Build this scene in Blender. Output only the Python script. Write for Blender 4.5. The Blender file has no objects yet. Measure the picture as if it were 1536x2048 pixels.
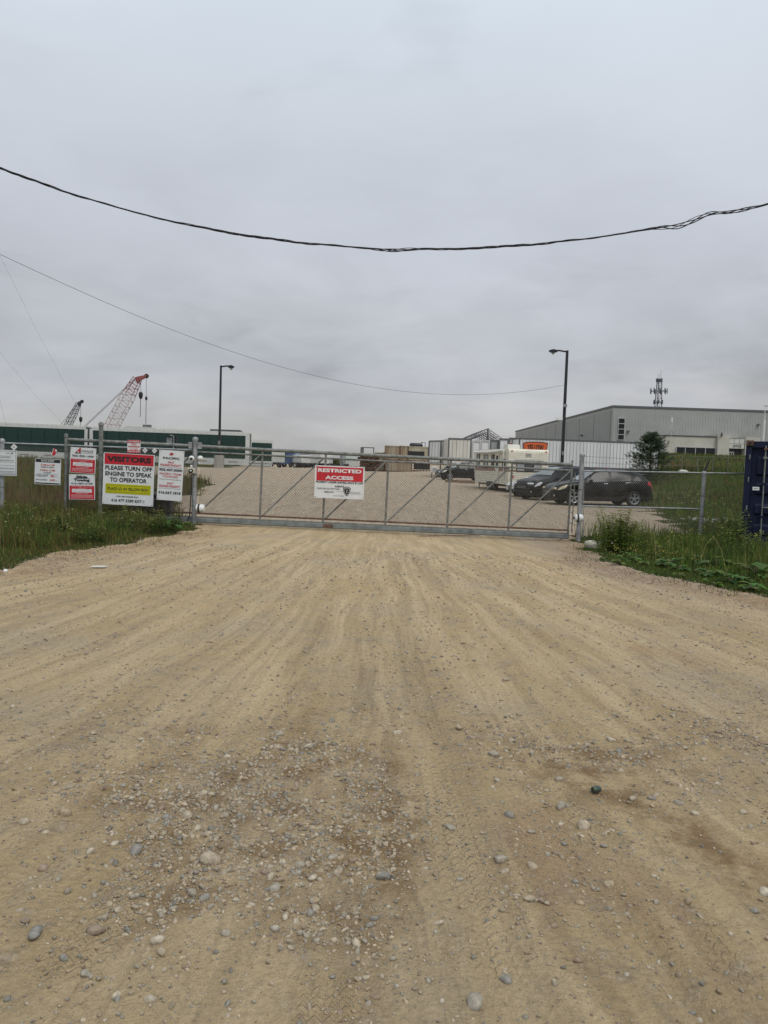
import bpy, math, random
import numpy as np
from mathutils import Vector, Matrix
random.seed(7); RNG = np.random.default_rng(7)
S = bpy.context.scene
C = S.collection
R = math.radians
# ------------------------------------------------------------------ camera
F = 1540.0
PITCH = math.atan((1024 - 930) / F); ROLL = R(1.9)
CAM = Vector((0, 0, 1.6))
cF = Vector((0, math.cos(PITCH), -math.sin(PITCH)))
u0 = Vector((0, math.sin(PITCH), math.cos(PITCH))); r0 = Vector((1, 0, 0))
cR = math.cos(ROLL) * r0 + math.sin(ROLL) * u0
cU = -math.sin(ROLL) * r0 + math.cos(ROLL) * u0
cam = bpy.data.cameras.new('camera'); cam_o = bpy.data.objects.new('camera', cam); C.objects.link(cam_o)
m = Matrix((cR, cU, -cF)).transposed().to_4x4(); m.translation = CAM; cam_o.matrix_world = m
cam.sensor_fit = 'VERTICAL'; cam.sensor_height = 36; cam.lens = F / 2048 * 36
cam.clip_start = 0.05; cam.clip_end = 6000
S.camera = cam_o
# ------------------------------------------------------------------ world, sun, exposure
SUN_EL, SUN_AZ = R(55), R(150)
W = bpy.data.worlds.new('World'); S.world = W; W.use_nodes = True
nt = W.node_tree; nt.nodes.clear(); N = nt.nodes.new; L = nt.links.new
out = N('ShaderNodeOutputWorld'); bg = N('ShaderNodeBackground'); bg.inputs[1].default_value = 0.1
L(bg.outputs[0], out.inputs[0])
sky = N('ShaderNodeTexSky'); sky.sky_type = 'NISHITA'; sky.sun_disc = False
sky.sun_elevation = SUN_EL; sky.sun_rotation = SUN_AZ
tc = N('ShaderNodeTexCoord'); sep = N('ShaderNodeSeparateXYZ'); L(tc.outputs['Generated'], sep.inputs[0])
ramp = N('ShaderNodeValToRGB'); L(sep.outputs[2], ramp.inputs[0]); e = ramp.color_ramp.elements
stops = [(0.0, (.435, .44, .45)), (.07, (.46, .475, .505)), (.21, (.52, .55, .605)), (.38, (.62, .66, .73)), (.52, (.70, .78, .86)), (1.0, (.88, .96, 1.04))]
e[0].position = 0; e[0].color = (*stops[0][1], 1); e[1].position = 1; e[1].color = (*stops[-1][1], 1)
for p, c in stops[1:-1]:
    q = e.new(p); q.color = (*c, 1)
def wmath(op, a, b=None):
    n = N('ShaderNodeMath'); n.operation = op
    for i, v in enumerate((a, b)):
        if v is None: continue
        if isinstance(v, (int, float)): n.inputs[i].default_value = v
        else: L(v, n.inputs[i])
    return n.outputs[0]
zc = wmath('ADD', wmath('MAXIMUM', sep.outputs[2], 0.0), 0.26)
comb = N('ShaderNodeCombineXYZ'); L(wmath('DIVIDE', sep.outputs[0], zc), comb.inputs[0]); L(wmath('DIVIDE', sep.outputs[1], zc), comb.inputs[1])
def wnoise(scale, det, lo, hi, loc):
    mp = N('ShaderNodeMapping'); mp.inputs['Location'].default_value = loc; L(comb.outputs[0], mp.inputs[0])
    n = N('ShaderNodeTexNoise'); n.inputs['Scale'].default_value = scale; n.inputs['Detail'].default_value = det; n.inputs['Roughness'].default_value = .55
    n.inputs['Distortion'].default_value = .3
    L(mp.outputs[0], n.inputs[0])
    r = N('ShaderNodeMapRange'); r.interpolation_type = 'SMOOTHSTEP'; r.inputs[1].default_value = .33; r.inputs[2].default_value = .68; r.inputs[3].default_value = lo; r.inputs[4].default_value = hi
    L(n.outputs[0], r.inputs[0]); return r.outputs[0]
fade = N('ShaderNodeMapRange'); fade.inputs[1].default_value = .12; fade.inputs[2].default_value = .42; fade.inputs[3].default_value = 1; fade.inputs[4].default_value = .3
L(sep.outputs[2], fade.inputs[0])
def damp(v):  # 1 + (v-1)*fade
    return wmath('ADD', wmath('MULTIPLY', wmath('SUBTRACT', v, 1.0), fade.outputs[0]), 1.0)
cl3 = N('ShaderNodeTexNoise'); cl3.inputs['Scale'].default_value = 3.4; cl3.inputs['Detail'].default_value = 5; cl3.inputs['Distortion'].default_value = .5
mp3 = N('ShaderNodeMapping'); mp3.inputs['Scale'].default_value = (1.0, 1.0, 3.2); mp3.inputs['Location'].default_value = (.35, .2, .9); mp3.inputs['Rotation'].default_value = (0, R(14), 0); L(tc.outputs['Generated'], mp3.inputs[0]); L(mp3.outputs[0], cl3.inputs[0])
r3 = N('ShaderNodeMapRange'); r3.interpolation_type = 'SMOOTHSTEP'; r3.inputs[1].default_value = .55; r3.inputs[2].default_value = .74; r3.inputs[3].default_value = 1.02; r3.inputs[4].default_value = .78; L(cl3.outputs[0], r3.inputs[0])
dark3 = damp(r3.outputs[0])
v = wmath('MULTIPLY', damp(wnoise(.9, 4, .87, 1.07, (1.3, .4, 0))), wmath('MULTIPLY', dark3, damp(wnoise(2.6, 5, .93, 1.05, (5.1, 2.2, 0)))))
wisp = wnoise(.9, 6, 0, 1, (9.3, 7.1, 0))
mul = N('ShaderNodeMix'); mul.data_type = 'RGBA'; mul.blend_type = 'MULTIPLY'; mul.inputs[0].default_value = 1
L(ramp.outputs[0], mul.inputs[6]); cc = N('ShaderNodeCombineColor')
L(v, cc.inputs[0]); L(v, cc.inputs[1]); L(v, cc.inputs[2]); L(cc.outputs[0], mul.inputs[7])
warm = N('ShaderNodeMix'); warm.data_type = 'RGBA'; warm.blend_type = 'MULTIPLY'
wz = N('ShaderNodeMapRange'); wz.inputs[1].default_value = .02; wz.inputs[2].default_value = .25; wz.inputs[3].default_value = .85; wz.inputs[4].default_value = .1; L(sep.outputs[2], wz.inputs[0])
L(wmath('MULTIPLY', wisp, wz.outputs[0]), warm.inputs[0]); L(mul.outputs[2], warm.inputs[6]); warm.inputs[7].default_value = (1.10, 1.05, .98, 1)
sc10 = N('ShaderNodeVectorMath'); sc10.operation = 'SCALE'; sc10.inputs[3].default_value = 10.4; L(warm.outputs[2], sc10.inputs[0])
mixs = N('ShaderNodeMix'); mixs.data_type = 'RGBA'; mixs.inputs[0].default_value = .95
L(sky.outputs[0], mixs.inputs[6]); L(sc10.outputs[0], mixs.inputs[7]); L(mixs.outputs[2], bg.inputs[0])
sun = bpy.data.lights.new('sun', 'SUN'); sun.energy = 1.5; sun.angle = R(30); sun.color = (1, .965, .91)
so = bpy.data.objects.new('sun', sun); C.objects.link(so)
sd = Vector((math.sin(SUN_AZ) * math.cos(SUN_EL), math.cos(SUN_AZ) * math.cos(SUN_EL), math.sin(SUN_EL)))
so.rotation_euler = sd.to_track_quat('Z', 'Y').to_euler(); so.location = (0, 0, 60)
S.view_settings.view_transform = 'Standard'; S.view_settings.look = 'None'; S.view_settings.gamma = 1
S.view_settings.exposure = 0.0
try: S.view_settings.use_curve_mapping = False
except Exception: pass
# ------------------------------------------------------------------ helpers
def P(px, py, Y):
    d = cF * F + cR * (px - 768) + cU * (1024 - py)
    return CAM + d * (Y / d.y)
def hor(px): return 930 + (px - 768) * math.tan(ROLL)
def smooth(v, a, b):
    t = np.clip((np.asarray(v, float) - a) / (b - a), 0, 1); return t * t * (3 - 2 * t)
def gh(x, y):
    x = np.asarray(x, float); y = np.asarray(y, float)
    b = np.interp(y, [-50, 28, 48, 70, 130, 200, 3000], [0, 0, .2, .42, .5, .6, .6])
    b = b + smooth(x, 0, 10) * np.interp(y, [70, 130], [0, .45])
    b = b - np.clip(.23 + .02 * np.clip(x, -8, 8), 0, .5) * np.exp(-((y - 20.7) / 5.5) ** 2)
    b = b + smooth(-x, 7, 12) * np.interp(y, [26, 55, 80, 110], [0, .6, .6, 0])
    b = b + smooth(x, 8, 26) * np.interp(y, [36, 80, 122, 160], [0, 1.2, 3.3, 3.4])
    return b
def g(x, y): return float(gh(x, y))
def hsh(ix, iy, s):
    n = (ix.astype(np.int64) * 374761393 + iy.astype(np.int64) * 668265263 + s * 1442695041) & 0xffffffff
    n = ((n ^ (n >> 13)) * 1274126177) & 0xffffffff
    return ((n ^ (n >> 16)) & 0xffff) / 65535.0
def vn(x, y, s=0):
    x = np.asarray(x, float); y = np.asarray(y, float)
    ix = np.floor(x); iy = np.floor(y); fx = x - ix; fy = y - iy
    fx = fx * fx * (3 - 2 * fx); fy = fy * fy * (3 - 2 * fy)
    a = hsh(ix, iy, s); b = hsh(ix + 1, iy, s); c = hsh(ix, iy + 1, s); d = hsh(ix + 1, iy + 1, s)
    return (a * (1 - fx) + b * fx) * (1 - fy) + (c * (1 - fx) + d * fx) * fy
def fbm(x, y, s=0, o=4):
    t = 0; a = .5
    for i in range(o): t = t + a * vn(x * 2 ** i, y * 2 ** i, s + i * 17); a *= .5
    return t / (1 - .5 ** o)
# ---- materials
MATS = {}
def mat(name, col, rough=.6, metal=0, var=.12, scale=3.0, bump=0, bscale=30, spec=.5, col2=None, streak=False, coat=0, alpha=1):
    if name in MATS: return MATS[name]
    m = bpy.data.materials.new(name); m.use_nodes = True; t = m.node_tree; b = t.nodes['Principled BSDF']
    b.inputs['Roughness'].default_value = rough; b.inputs['Metallic'].default_value = metal
    b.inputs['Specular IOR Level'].default_value = spec; b.inputs['Coat Weight'].default_value = coat
    b.inputs['Alpha'].default_value = alpha
    tcn = t.nodes.new('ShaderNodeTexCoord'); mp = t.nodes.new('ShaderNodeMapping')
    if streak: mp.inputs['Scale'].default_value = (1, 1, .12)
    t.links.new(tcn.outputs['Object'], mp.inputs[0])
    n = t.nodes.new('ShaderNodeTexNoise'); n.inputs['Scale'].default_value = scale; n.inputs['Detail'].default_value = 6; n.inputs['Roughness'].default_value = .65
    t.links.new(mp.outputs[0], n.inputs[0])
    r = t.nodes.new('ShaderNodeValToRGB'); c2 = col2 or tuple(max(0, c * (1 - var * 2)) for c in col)
    r.color_ramp.elements[0].position = .32; r.color_ramp.elements[0].color = (*c2, 1)
    r.color_ramp.elements[1].position = .62; r.color_ramp.elements[1].color = (*[min(1, c * (1 + var * .3)) for c in col], 1)
    t.links.new(n.outputs[0], r.inputs[0]); t.links.new(r.outputs[0], b.inputs['Base Color'])
    if bump:
        n2 = t.nodes.new('ShaderNodeTexNoise'); n2.inputs['Scale'].default_value = bscale; n2.inputs['Detail'].default_value = 4
        t.links.new(tcn.outputs['Object'], n2.inputs[0])
        bn = t.nodes.new('ShaderNodeBump'); bn.inputs['Strength'].default_value = bump; bn.inputs['Distance'].default_value = .02
        t.links.new(n2.outputs[0], bn.inputs['Height']); t.links.new(bn.outputs[0], b.inputs['Normal'])
    MATS[name] = m; return m
def attr_mat(name, rough=.8, spec=.2, bump=0, bscale=40, trans=0):
    m = bpy.data.materials.new(name); m.use_nodes = True; t = m.node_tree; b = t.nodes['Principled BSDF']
    b.inputs['Roughness'].default_value = rough; b.inputs['Specular IOR Level'].default_value = spec
    a = t.nodes.new('ShaderNodeAttribute'); a.attribute_name = 'tint'
    n = t.nodes.new('ShaderNodeTexNoise'); n.inputs['Scale'].default_value = bscale; n.inputs['Detail'].default_value = 4
    g_ = t.nodes.new('ShaderNodeNewGeometry'); t.links.new(g_.outputs['Position'], n.inputs[0])
    mr = t.nodes.new('ShaderNodeMapRange'); mr.inputs[1].default_value = .3; mr.inputs[2].default_value = .7; mr.inputs[3].default_value = .72; mr.inputs[4].default_value = 1.2
    t.links.new(n.outputs[0], mr.inputs[0])
    vm = t.nodes.new('ShaderNodeVectorMath'); vm.operation = 'SCALE'; t.links.new(a.outputs['Color'], vm.inputs[0]); t.links.new(mr.outputs[0], vm.inputs[3])
    t.links.new(vm.outputs[0], b.inputs['Base Color'])
    if bump:
        bn = t.nodes.new('ShaderNodeBump'); bn.inputs['Strength'].default_value = bump; bn.inputs['Distance'].default_value = .01
        t.links.new(n.outputs[0], bn.inputs['Height']); t.links.new(bn.outputs[0], b.inputs['Normal'])
    if trans:
        tr = t.nodes.new('ShaderNodeBsdfTranslucent'); t.links.new(vm.outputs[0], tr.inputs[0])
        mx = t.nodes.new('ShaderNodeMixShader'); mx.inputs[0].default_value = trans
        t.links.new(b.outputs[0], mx.inputs[1]); t.links.new(tr.outputs[0], mx.inputs[2])
        t.links.new(mx.outputs[0], t.nodes['Material Output'].inputs[0])
    MATS[name] = m; return m
# ---- mesh builder
class MB:
    def __init__(s): s.v = []; s.f = []; s.M = Matrix.Identity(4)
    def add(s, vs, fs):
        o = len(s.v); s.v += [tuple(s.M @ Vector(p)) for p in vs]; s.f += [tuple(i + o for i in f) for f in fs]; return s
    def box(s, c, d, rot=None, bev=0):
        x, y, z = d[0] / 2, d[1] / 2, d[2] / 2
        mm = (rot.to_matrix() if rot is not None and hasattr(rot, 'to_matrix') else rot) if rot is not None else Matrix.Identity(3)
        if bev:
            b = min(bev, x * .9, y * .9, z * .9); vs = []
            for sx in (-1, 1):
                for sy in (-1, 1):
                    for sz in (-1, 1):
                        vs += [(sx * x, sy * (y - b), sz * (z - b)), (sx * (x - b), sy * y, sz * (z - b)), (sx * (x - b), sy * (y - b), sz * z)]
            def I(a, b_, c_, k): return ((a * 2 + b_) * 2 + c_) * 3 + k
            fs = []
            fs += [(I(a, 0, 0, 0), I(a, 1, 0, 0), I(a, 1, 1, 0), I(a, 0, 1, 0)) for a in (0, 1)]
            fs += [(I(0, a, 0, 1), I(1, a, 0, 1), I(1, a, 1, 1), I(0, a, 1, 1)) for a in (0, 1)]
            fs += [(I(0, 0, a, 2), I(1, 0, a, 2), I(1, 1, a, 2), I(0, 1, a, 2)) for a in (0, 1)]
            for a in (0, 1):
                for q in (0, 1):
                    fs += [(I(a, q, 0, 0), I(a, q, 1, 0), I(a, q, 1, 1), I(a, q, 0, 1)), (I(a, 0, q, 0), I(a, 1, q, 0), I(a, 1, q, 2), I(a, 0, q, 2)), (I(0, a, q, 1), I(1, a, q, 1), I(1, a, q, 2), I(0, a, q, 2))]
                    for w in (0, 1): fs.append((I(a, q, w, 0), I(a, q, w, 1), I(a, q, w, 2)))
        else:
            vs = [(i * x, j * y, k * z) for i in (-1, 1) for j in (-1, 1) for k in (-1, 1)]
            fs = [(0, 1, 3, 2), (4, 6, 7, 5), (0, 4, 5, 1), (2, 3, 7, 6), (0, 2, 6, 4), (1, 5, 7, 3)]
        c = Vector(c); return s.add([c + mm @ Vector(p) for p in vs], fs)
    def tube(s, pts, r, n=8, cap=True):
        pts = [Vector(p) for p in pts]; rs = r if isinstance(r, (list, tuple)) else [r] * len(pts)
        vs = []; fs = []; pn = None
        for i, p in enumerate(pts):
            d = (pts[min(i + 1, len(pts) - 1)] - pts[max(i - 1, 0)]); d = d.normalized() if d.length > 1e-9 else Vector((0, 0, 1))
            if pn is None: pn = d.orthogonal().normalized()
            pn = (pn - d * pn.dot(d)).normalized(); b = d.cross(pn)
            for k in range(n):
                a = 2 * math.pi * k / n; vs.append(p + (pn * math.cos(a) + b * math.sin(a)) * rs[i])
        for i in range(len(pts) - 1):
            for k in range(n): fs.append((i * n + k, i * n + (k + 1) % n, (i + 1) * n + (k + 1) % n, (i + 1) * n + k))
        if cap: fs.append(tuple(range(n))[::-1]); fs.append(tuple((len(pts) - 1) * n + k for k in range(n)))
        return s.add(vs, fs)
    def bar(s, a, b, w, h=None):
        a = Vector(a); b = Vector(b); d = b - a; q = d.to_track_quat('X', 'Z'); return s.box((a + b) / 2, (d.length, w, h or w), q)
    def prism(s, poly, y0, y1, axis='y'):
        n = len(poly); f = {'y': lambda a, b, c: (a, c, b), 'x': lambda a, b, c: (c, a, b), 'z': lambda a, b, c: (a, b, c)}[axis]
        vs = [f(a, b, y0) for a, b in poly] + [f(a, b, y1) for a, b in poly]
        return s.add(vs, [tuple(range(n)), tuple(range(2 * n - 1, n - 1, -1))] + [(i, (i + 1) % n, n + (i + 1) % n, n + i) for i in range(n)])
    def lathe(s, prof, c=(0, 0, 0), axis='y', n=20):
        c = Vector(c); vs = []; fs = []; k = len(prof)
        for i in range(n):
            a = 2 * math.pi * i / n; ca, sa = math.cos(a), math.sin(a)
            for r, h in prof: vs.append(c + Vector({'y': (r * ca, h, r * sa), 'z': (r * ca, r * sa, h), 'x': (h, r * ca, r * sa)}[axis]))
        for i in range(n):
            j = (i + 1) % n
            for q in range(k - 1): fs.append((i * k + q, i * k + q + 1, j * k + q + 1, j * k + q))
        return s.add(vs, fs)
    def build(s, name, m, parent=None, smooth=False, kind=None, fix=True):
        me = bpy.data.meshes.new(name); me.from_pydata(s.v, [], s.f); me.materials.append(m)
        if fix:
            import bmesh
            bm = bmesh.new(); bm.from_mesh(me); bmesh.ops.recalc_face_normals(bm, faces=bm.faces); bm.to_mesh(me); bm.free()
        if smooth:
            me.polygons.foreach_set('use_smooth', [True] * len(me.polygons))
            try: me.set_sharp_from_angle(angle=R(40))
            except Exception: pass
        return link(name, me, parent, kind)
def link(name, me, parent=None, kind=None):
    o = bpy.data.objects.new(name, me); C.objects.link(o)
    if parent: o.parent = parent
    if kind: o['kind'] = kind
    return o
def npmesh(name, V, Fc, m, tint=None, parent=None, kind=None, smooth=False, link_it=True):
    V = np.asarray(V, np.float32); Fc = np.asarray(Fc, np.int32); k = Fc.shape[1]
    me = bpy.data.meshes.new(name); me.vertices.add(len(V)); me.vertices.foreach_set('co', V.ravel())
    me.loops.add(Fc.size); me.loops.foreach_set('vertex_index', Fc.ravel())
    me.polygons.add(len(Fc)); me.polygons.foreach_set('loop_start', np.arange(0, Fc.size, k, dtype=np.int32))
    if smooth: me.polygons.foreach_set('use_smooth', np.ones(len(Fc), bool))
    me.update(calc_edges=True); me.materials.append(m)
    if tint is not None:
        a = me.attributes.new('tint', 'FLOAT_COLOR', 'POINT'); t = np.ones((len(V), 4), np.float32); t[:, :3] = tint; a.data.foreach_set('color', t.ravel())
    return link(name, me, parent, kind) if link_it else me
def tag(o, label=None, cat=None, group=None, kind=None):
    if label: o['label'] = label
    if cat: o['category'] = cat
    if group: o['group'] = group
    if kind: o['kind'] = kind
    return o
def thing(name, label, cat, loc=(0, 0, 0), rz=0, ry=0, group=None):
    o = bpy.data.objects.new(name, None); C.objects.link(o); o.empty_display_size = .2
    o.location = loc; o.rotation_euler = (0, ry, rz); return tag(o, label, cat, group)
def copy_tree(o, parent=None):
    c = o.copy(); C.objects.link(c)
    if parent: c.parent = parent
    for ch in list(o.children): copy_tree(ch, c)
    return c
def text(parent, s, x, z, h, w, m, y=-.012, bold=.0, slant=0, name='lettering', depth=.0012):
    cu = bpy.data.curves.new('t', 'FONT'); cu.body = s; cu.size = 1; cu.align_x = 'CENTER'; cu.resolution_u = 3; cu.offset = bold; cu.extrude = 0; cu.shear = slant
    o = bpy.data.objects.new('t', cu); C.objects.link(o); bpy.context.view_layer.update()
    dg = bpy.context.evaluated_depsgraph_get(); me = bpy.data.meshes.new_from_object(o.evaluated_get(dg)); bpy.data.objects.remove(o); bpy.data.curves.remove(cu)
    n = len(me.vertices)
    if n == 0: return None
    co = np.empty(n * 3, np.float32); me.vertices.foreach_get('co', co); co = co.reshape(-1, 3)
    x0, x1 = co[:, 0].min(), co[:, 0].max(); y0, y1 = co[:, 1].min(), co[:, 1].max()
    X = (co[:, 0] - (x0 + x1) / 2) / (x1 - x0) * w + x; Z = (co[:, 1] - (y0 + y1) / 2) / (y1 - y0) * h + z
    me.vertices.foreach_set('co', np.stack([X, np.full(n, y), Z], 1).astype(np.float32).ravel()); me.materials.clear(); me.materials.append(m); me.update()
    return link(name, me, parent)
# ---- common materials
galv = mat('galvanised_steel', (.36, .37, .37), .55, .35, .22, 6, .2, 60)
galv_d = mat('weathered_galvanised', (.22, .225, .21), .7, .2, .3, 9, .3, 50, col2=(.10, .105, .085))
beam_m = mat('painted_beam', (.20, .225, .22), .6, .1, .25, 4, .2, 40)
rusty = mat('rusty_steel', (.17, .10, .07), .85, .1, .3, 14, .4, 60, col2=(.07, .035, .02))
wire_m = mat('mesh_wire', (.20, .185, .155), .7, .1, .25, 3)
white_p = mat('white_paint', (.74, .74, .71), .5, 0, .06, 2, col2=(.6, .6, .56))
sign_w = mat('sign_white', (.70, .71, .70), .45, 0, .05, 4)
sign_r = mat('sign_red', (.52, .018, .03), .45, 0, .08, 3)
sign_y = mat('sign_yellow', (.48, .47, .0), .45, 0, .06, 3)
black_p = mat('black_print', (.012, .012, .014), .5, 0, .05)
red_p = mat('red_print', (.5, .02, .03), .5, 0, .05)
grey_p = mat('grey_print', (.12, .12, .13), .5, 0, .05)
black_m = mat('black_metal', (.02, .02, .022), .5, .1, .2, 5)
rubber = mat('rubber', (.018, .018, .018), .85, 0, .2, 20)
glass_d = mat('dark_glass', (.010, .012, .014), .12, 0, .1, 1, spec=.35)
chrome = mat('chrome', (.55, .56, .57), .2, .9, .05)
rim_m = mat('alloy', (.42, .43, .44), .35, .7, .1)
conc = mat('concrete', (.36, .345, .31), .9, 0, .2, 8, .4, 60)
cable_m = mat('cable_black', (.012, .012, .016), .6, 0, .1)
exec_parts = []
# ================================================================== GROUND
XR_Y = [-60, 5, 8, 10.3, 11.5, 12.5, 14.1, 17.3, 20.0, 22.6, 23.6, 25, 30, 36, 40, 60, 100, 104, 3000]
XR_X = [9, 6.9, 5.8, 5.12, 4.75, 4.38, 4.22, 4.55, 5.35, 5.6, 8.6, 9.6, 10.9, 12.0, 12.6, 14, 15, 26, 200]
XL_Y = [-60, 5, 9.6, 10.4, 12.5, 13.9, 17.8, 20, 21.5, 24, 30, 42, 44, 60, 62, 100, 104, 3000]
XL_X = [-9, -7.2, -5.9, -5.0, -5.35, -4.75, -4.5, -5.0, -5.7, -6.8, -8, -9.5, -17, -22, -13, -14, -60, -300]
def edge_noise(x, y): return (fbm(x * 1.1, y * 1.1, 91, 4) - .5) * .75 * np.clip(y / 14, .6, 6)
def veg(x, y):   # >0 inside vegetation (signed distance-ish)
    x = np.asarray(x, float); y = np.asarray(y, float); n = edge_noise(x, y)
    return np.maximum(x - np.interp(y, XR_Y, XR_X), np.interp(y, XL_Y, XL_X) - x) + n
def sco(x, y): return x / (1 + 1.95 * np.exp(-np.clip(y, 0, None) / 6))
def micro(x, y):
    x = np.asarray(x, float); y = np.asarray(y, float)
    near = smooth(y, 26, 14) * smooth(y, -4, 1); s = sco(x, y); rd = smooth(-veg(x, y), -.2, .5)
    h = .050 * (fbm(x * .5, y * .4, 3, 3) - .5)
    h = h + near * rd * (.016 * (fbm(s * 8 + 1.2 * fbm(x * .45, y * .22, 77, 2), y * .35, 5, 3) - .5) + .012 * (fbm(x * 7, y * 7, 8, 3) - .5))
    for s0, w, dp in ((-.36, .022, .020), (-.62, .03, .012), (.42, .02, .012), (.16, .05, .010), (.95, .05, .014), (-1.25, .05, .014), (1.5, .06, .012)):
        ww = s0 + .05 * (vn(y * .3, y * 0, 11 + int(s0 * 50)) - .5)
        h = h - near * rd * dp * np.exp(-((s - ww) / w) ** 2) + near * rd * dp * .7 * np.exp(-((s - ww - w * 2) / w) ** 2)
    h = h + (1 - rd) * .10 * (fbm(x * .8, y * .8, 44, 3) - .2) * smooth(y, 60, 30)
    return h
def ground_z(x, y): return gh(x, y) + micro(x, y)
xs = np.concatenate([-np.geomspace(7.2, 1800, 75)[::-1], np.arange(-7.16, 7.18, .042), np.geomspace(7.2, 1800, 75)])
ys = np.concatenate([np.linspace(-60, -1, 12), np.linspace(-.6, .9, 8), np.geomspace(1.0, 26, 400), np.geomspace(26.3, 140, 130), np.geomspace(144, 3200, 30)])
gx, gy = np.meshgrid(xs, ys); GZ = ground_z(gx, gy)
Vg = np.stack([gx, gy, GZ], -1).reshape(-1, 3); nx = len(xs); ny = len(ys)
ii = (np.arange(ny - 1)[:, None] * nx + np.arange(nx - 1)[None, :]).ravel()
Fg = np.stack([ii, ii + 1, ii + 1 + nx, ii + nx], 1)
cen = Vg[Fg].mean(1); isveg = veg(cen[:, 0], cen[:, 1]) > 0
def cluster(x, y):   # density of loose stones, 0..1
    s = sco(x, y)
    c = np.exp(-((x + .60) / .50) ** 2 - ((y - 3.25) / .72) ** 2) * 1.25 + 1.1 * np.exp(-((x + .05) / .20) ** 2 - ((y - 3.1) / .6) ** 2)
    c = c + .45 * np.exp(-((x + .95) / .4) ** 2 - ((y - 3.9) / .8) ** 2) + .9 * np.exp(-((x + .25) / .35) ** 2 - ((y - 4.0) / .5) ** 2) + .35 * np.exp(-((s + .36) / .07) ** 2) * smooth(y, 2.2, 3.2) * smooth(y, 7, 4.5)
    c = c + .5 * np.exp(-((x - .75) / .35) ** 2 - ((y - 4.5) / .5) ** 2) + .55 * np.exp(-((x - 2.2) / .7) ** 2 - ((y - 4.5) / .7) ** 2) + .3 * np.exp(-((x + .1) / .3) ** 2 - ((y - 5.4) / .6) ** 2)
    c = c + .5 * np.exp(-((x - 1.3) / .5) ** 2 - ((y - 4.2) / .5) ** 2) + .35 * np.exp(-((x + 1.5) / .5) ** 2 - ((y - 4.2) / .8) ** 2) + .3 * np.exp(-((x - .6) / .6) ** 2 - ((y - 3.0) / .7) ** 2)
    c = c * np.clip(-.35 + 2.6 * fbm(x * 4, y * 4, 61, 3), .05, 2)
    st = smooth(fbm(s * 5, y * .3, 71, 3), .52, .72)
    return np.clip(c + .05 + .16 * st + .35 * smooth(veg(x, y), -1.6, -.1), 0, 1.2)
def submesh(sel, name, m):
    Fs = Fg[sel]; u, inv = np.unique(Fs, return_inverse=True); V = Vg[u]; Fs = inv.reshape(Fs.shape)
    o = npmesh(name, V, Fs, m, None, None, 'structure', True)
    x, y = V[:, 0], V[:, 1]; me = o.data
    a = me.attributes.new('sv', 'FLOAT_VECTOR', 'POINT'); far = smooth(y, 60, 120)
    a.data.foreach_set('vector', np.stack([sco(x, y) * (1 - far) + x * .3 * far, y, x], 1).astype(np.float32).ravel())
    cl = cluster(x, y); z1 = np.clip((cl - .25) / .8, 0, 1) * smooth(y, 12, 8) * smooth(y, .5, 2)
    damp_p = 1.8 * np.exp(-((x - 1.36 - (3.5 - y) * .32) / .12) ** 2 - ((y - 3.35) / .55) ** 2) + .9 * np.exp(-((x - 1.15) / .22) ** 2 - ((y - 4.1) / .3) ** 2) + .8 * np.exp(-((x - .12) / .09) ** 2 - ((y - 3.6) / .9) ** 2) + .6 * np.exp(-((x + .42) / .10) ** 2 - ((y - 4.3) / .9) ** 2) + .5 * np.exp(-((x + .02) / .15) ** 2 - ((y - 2.95) / .35) ** 2) + .5 * np.exp(-((x - .95 + (y - 4) * .1) / .3) ** 2 - ((y - 3.9) / .25) ** 2)
    z1 = np.clip(z1 * .8 + damp_p, 0, 1)
    edge = np.exp(-((veg(x, y) + .35) / .45) ** 2) * smooth(y, 26, 20)
    yard = smooth(y, 20.0, 24); yard = np.maximum(yard, .8 * smooth(x, 2.5, 4.2) * smooth(y, 8, 13) * smooth(veg(x, y), -3.2, -1.4))
    t = me.attributes.new('tint', 'FLOAT_COLOR', 'POINT'); t.data.foreach_set('color', np.stack([z1, yard, edge, np.ones_like(x)], 1).astype(np.float32).ravel())
    return o
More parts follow.
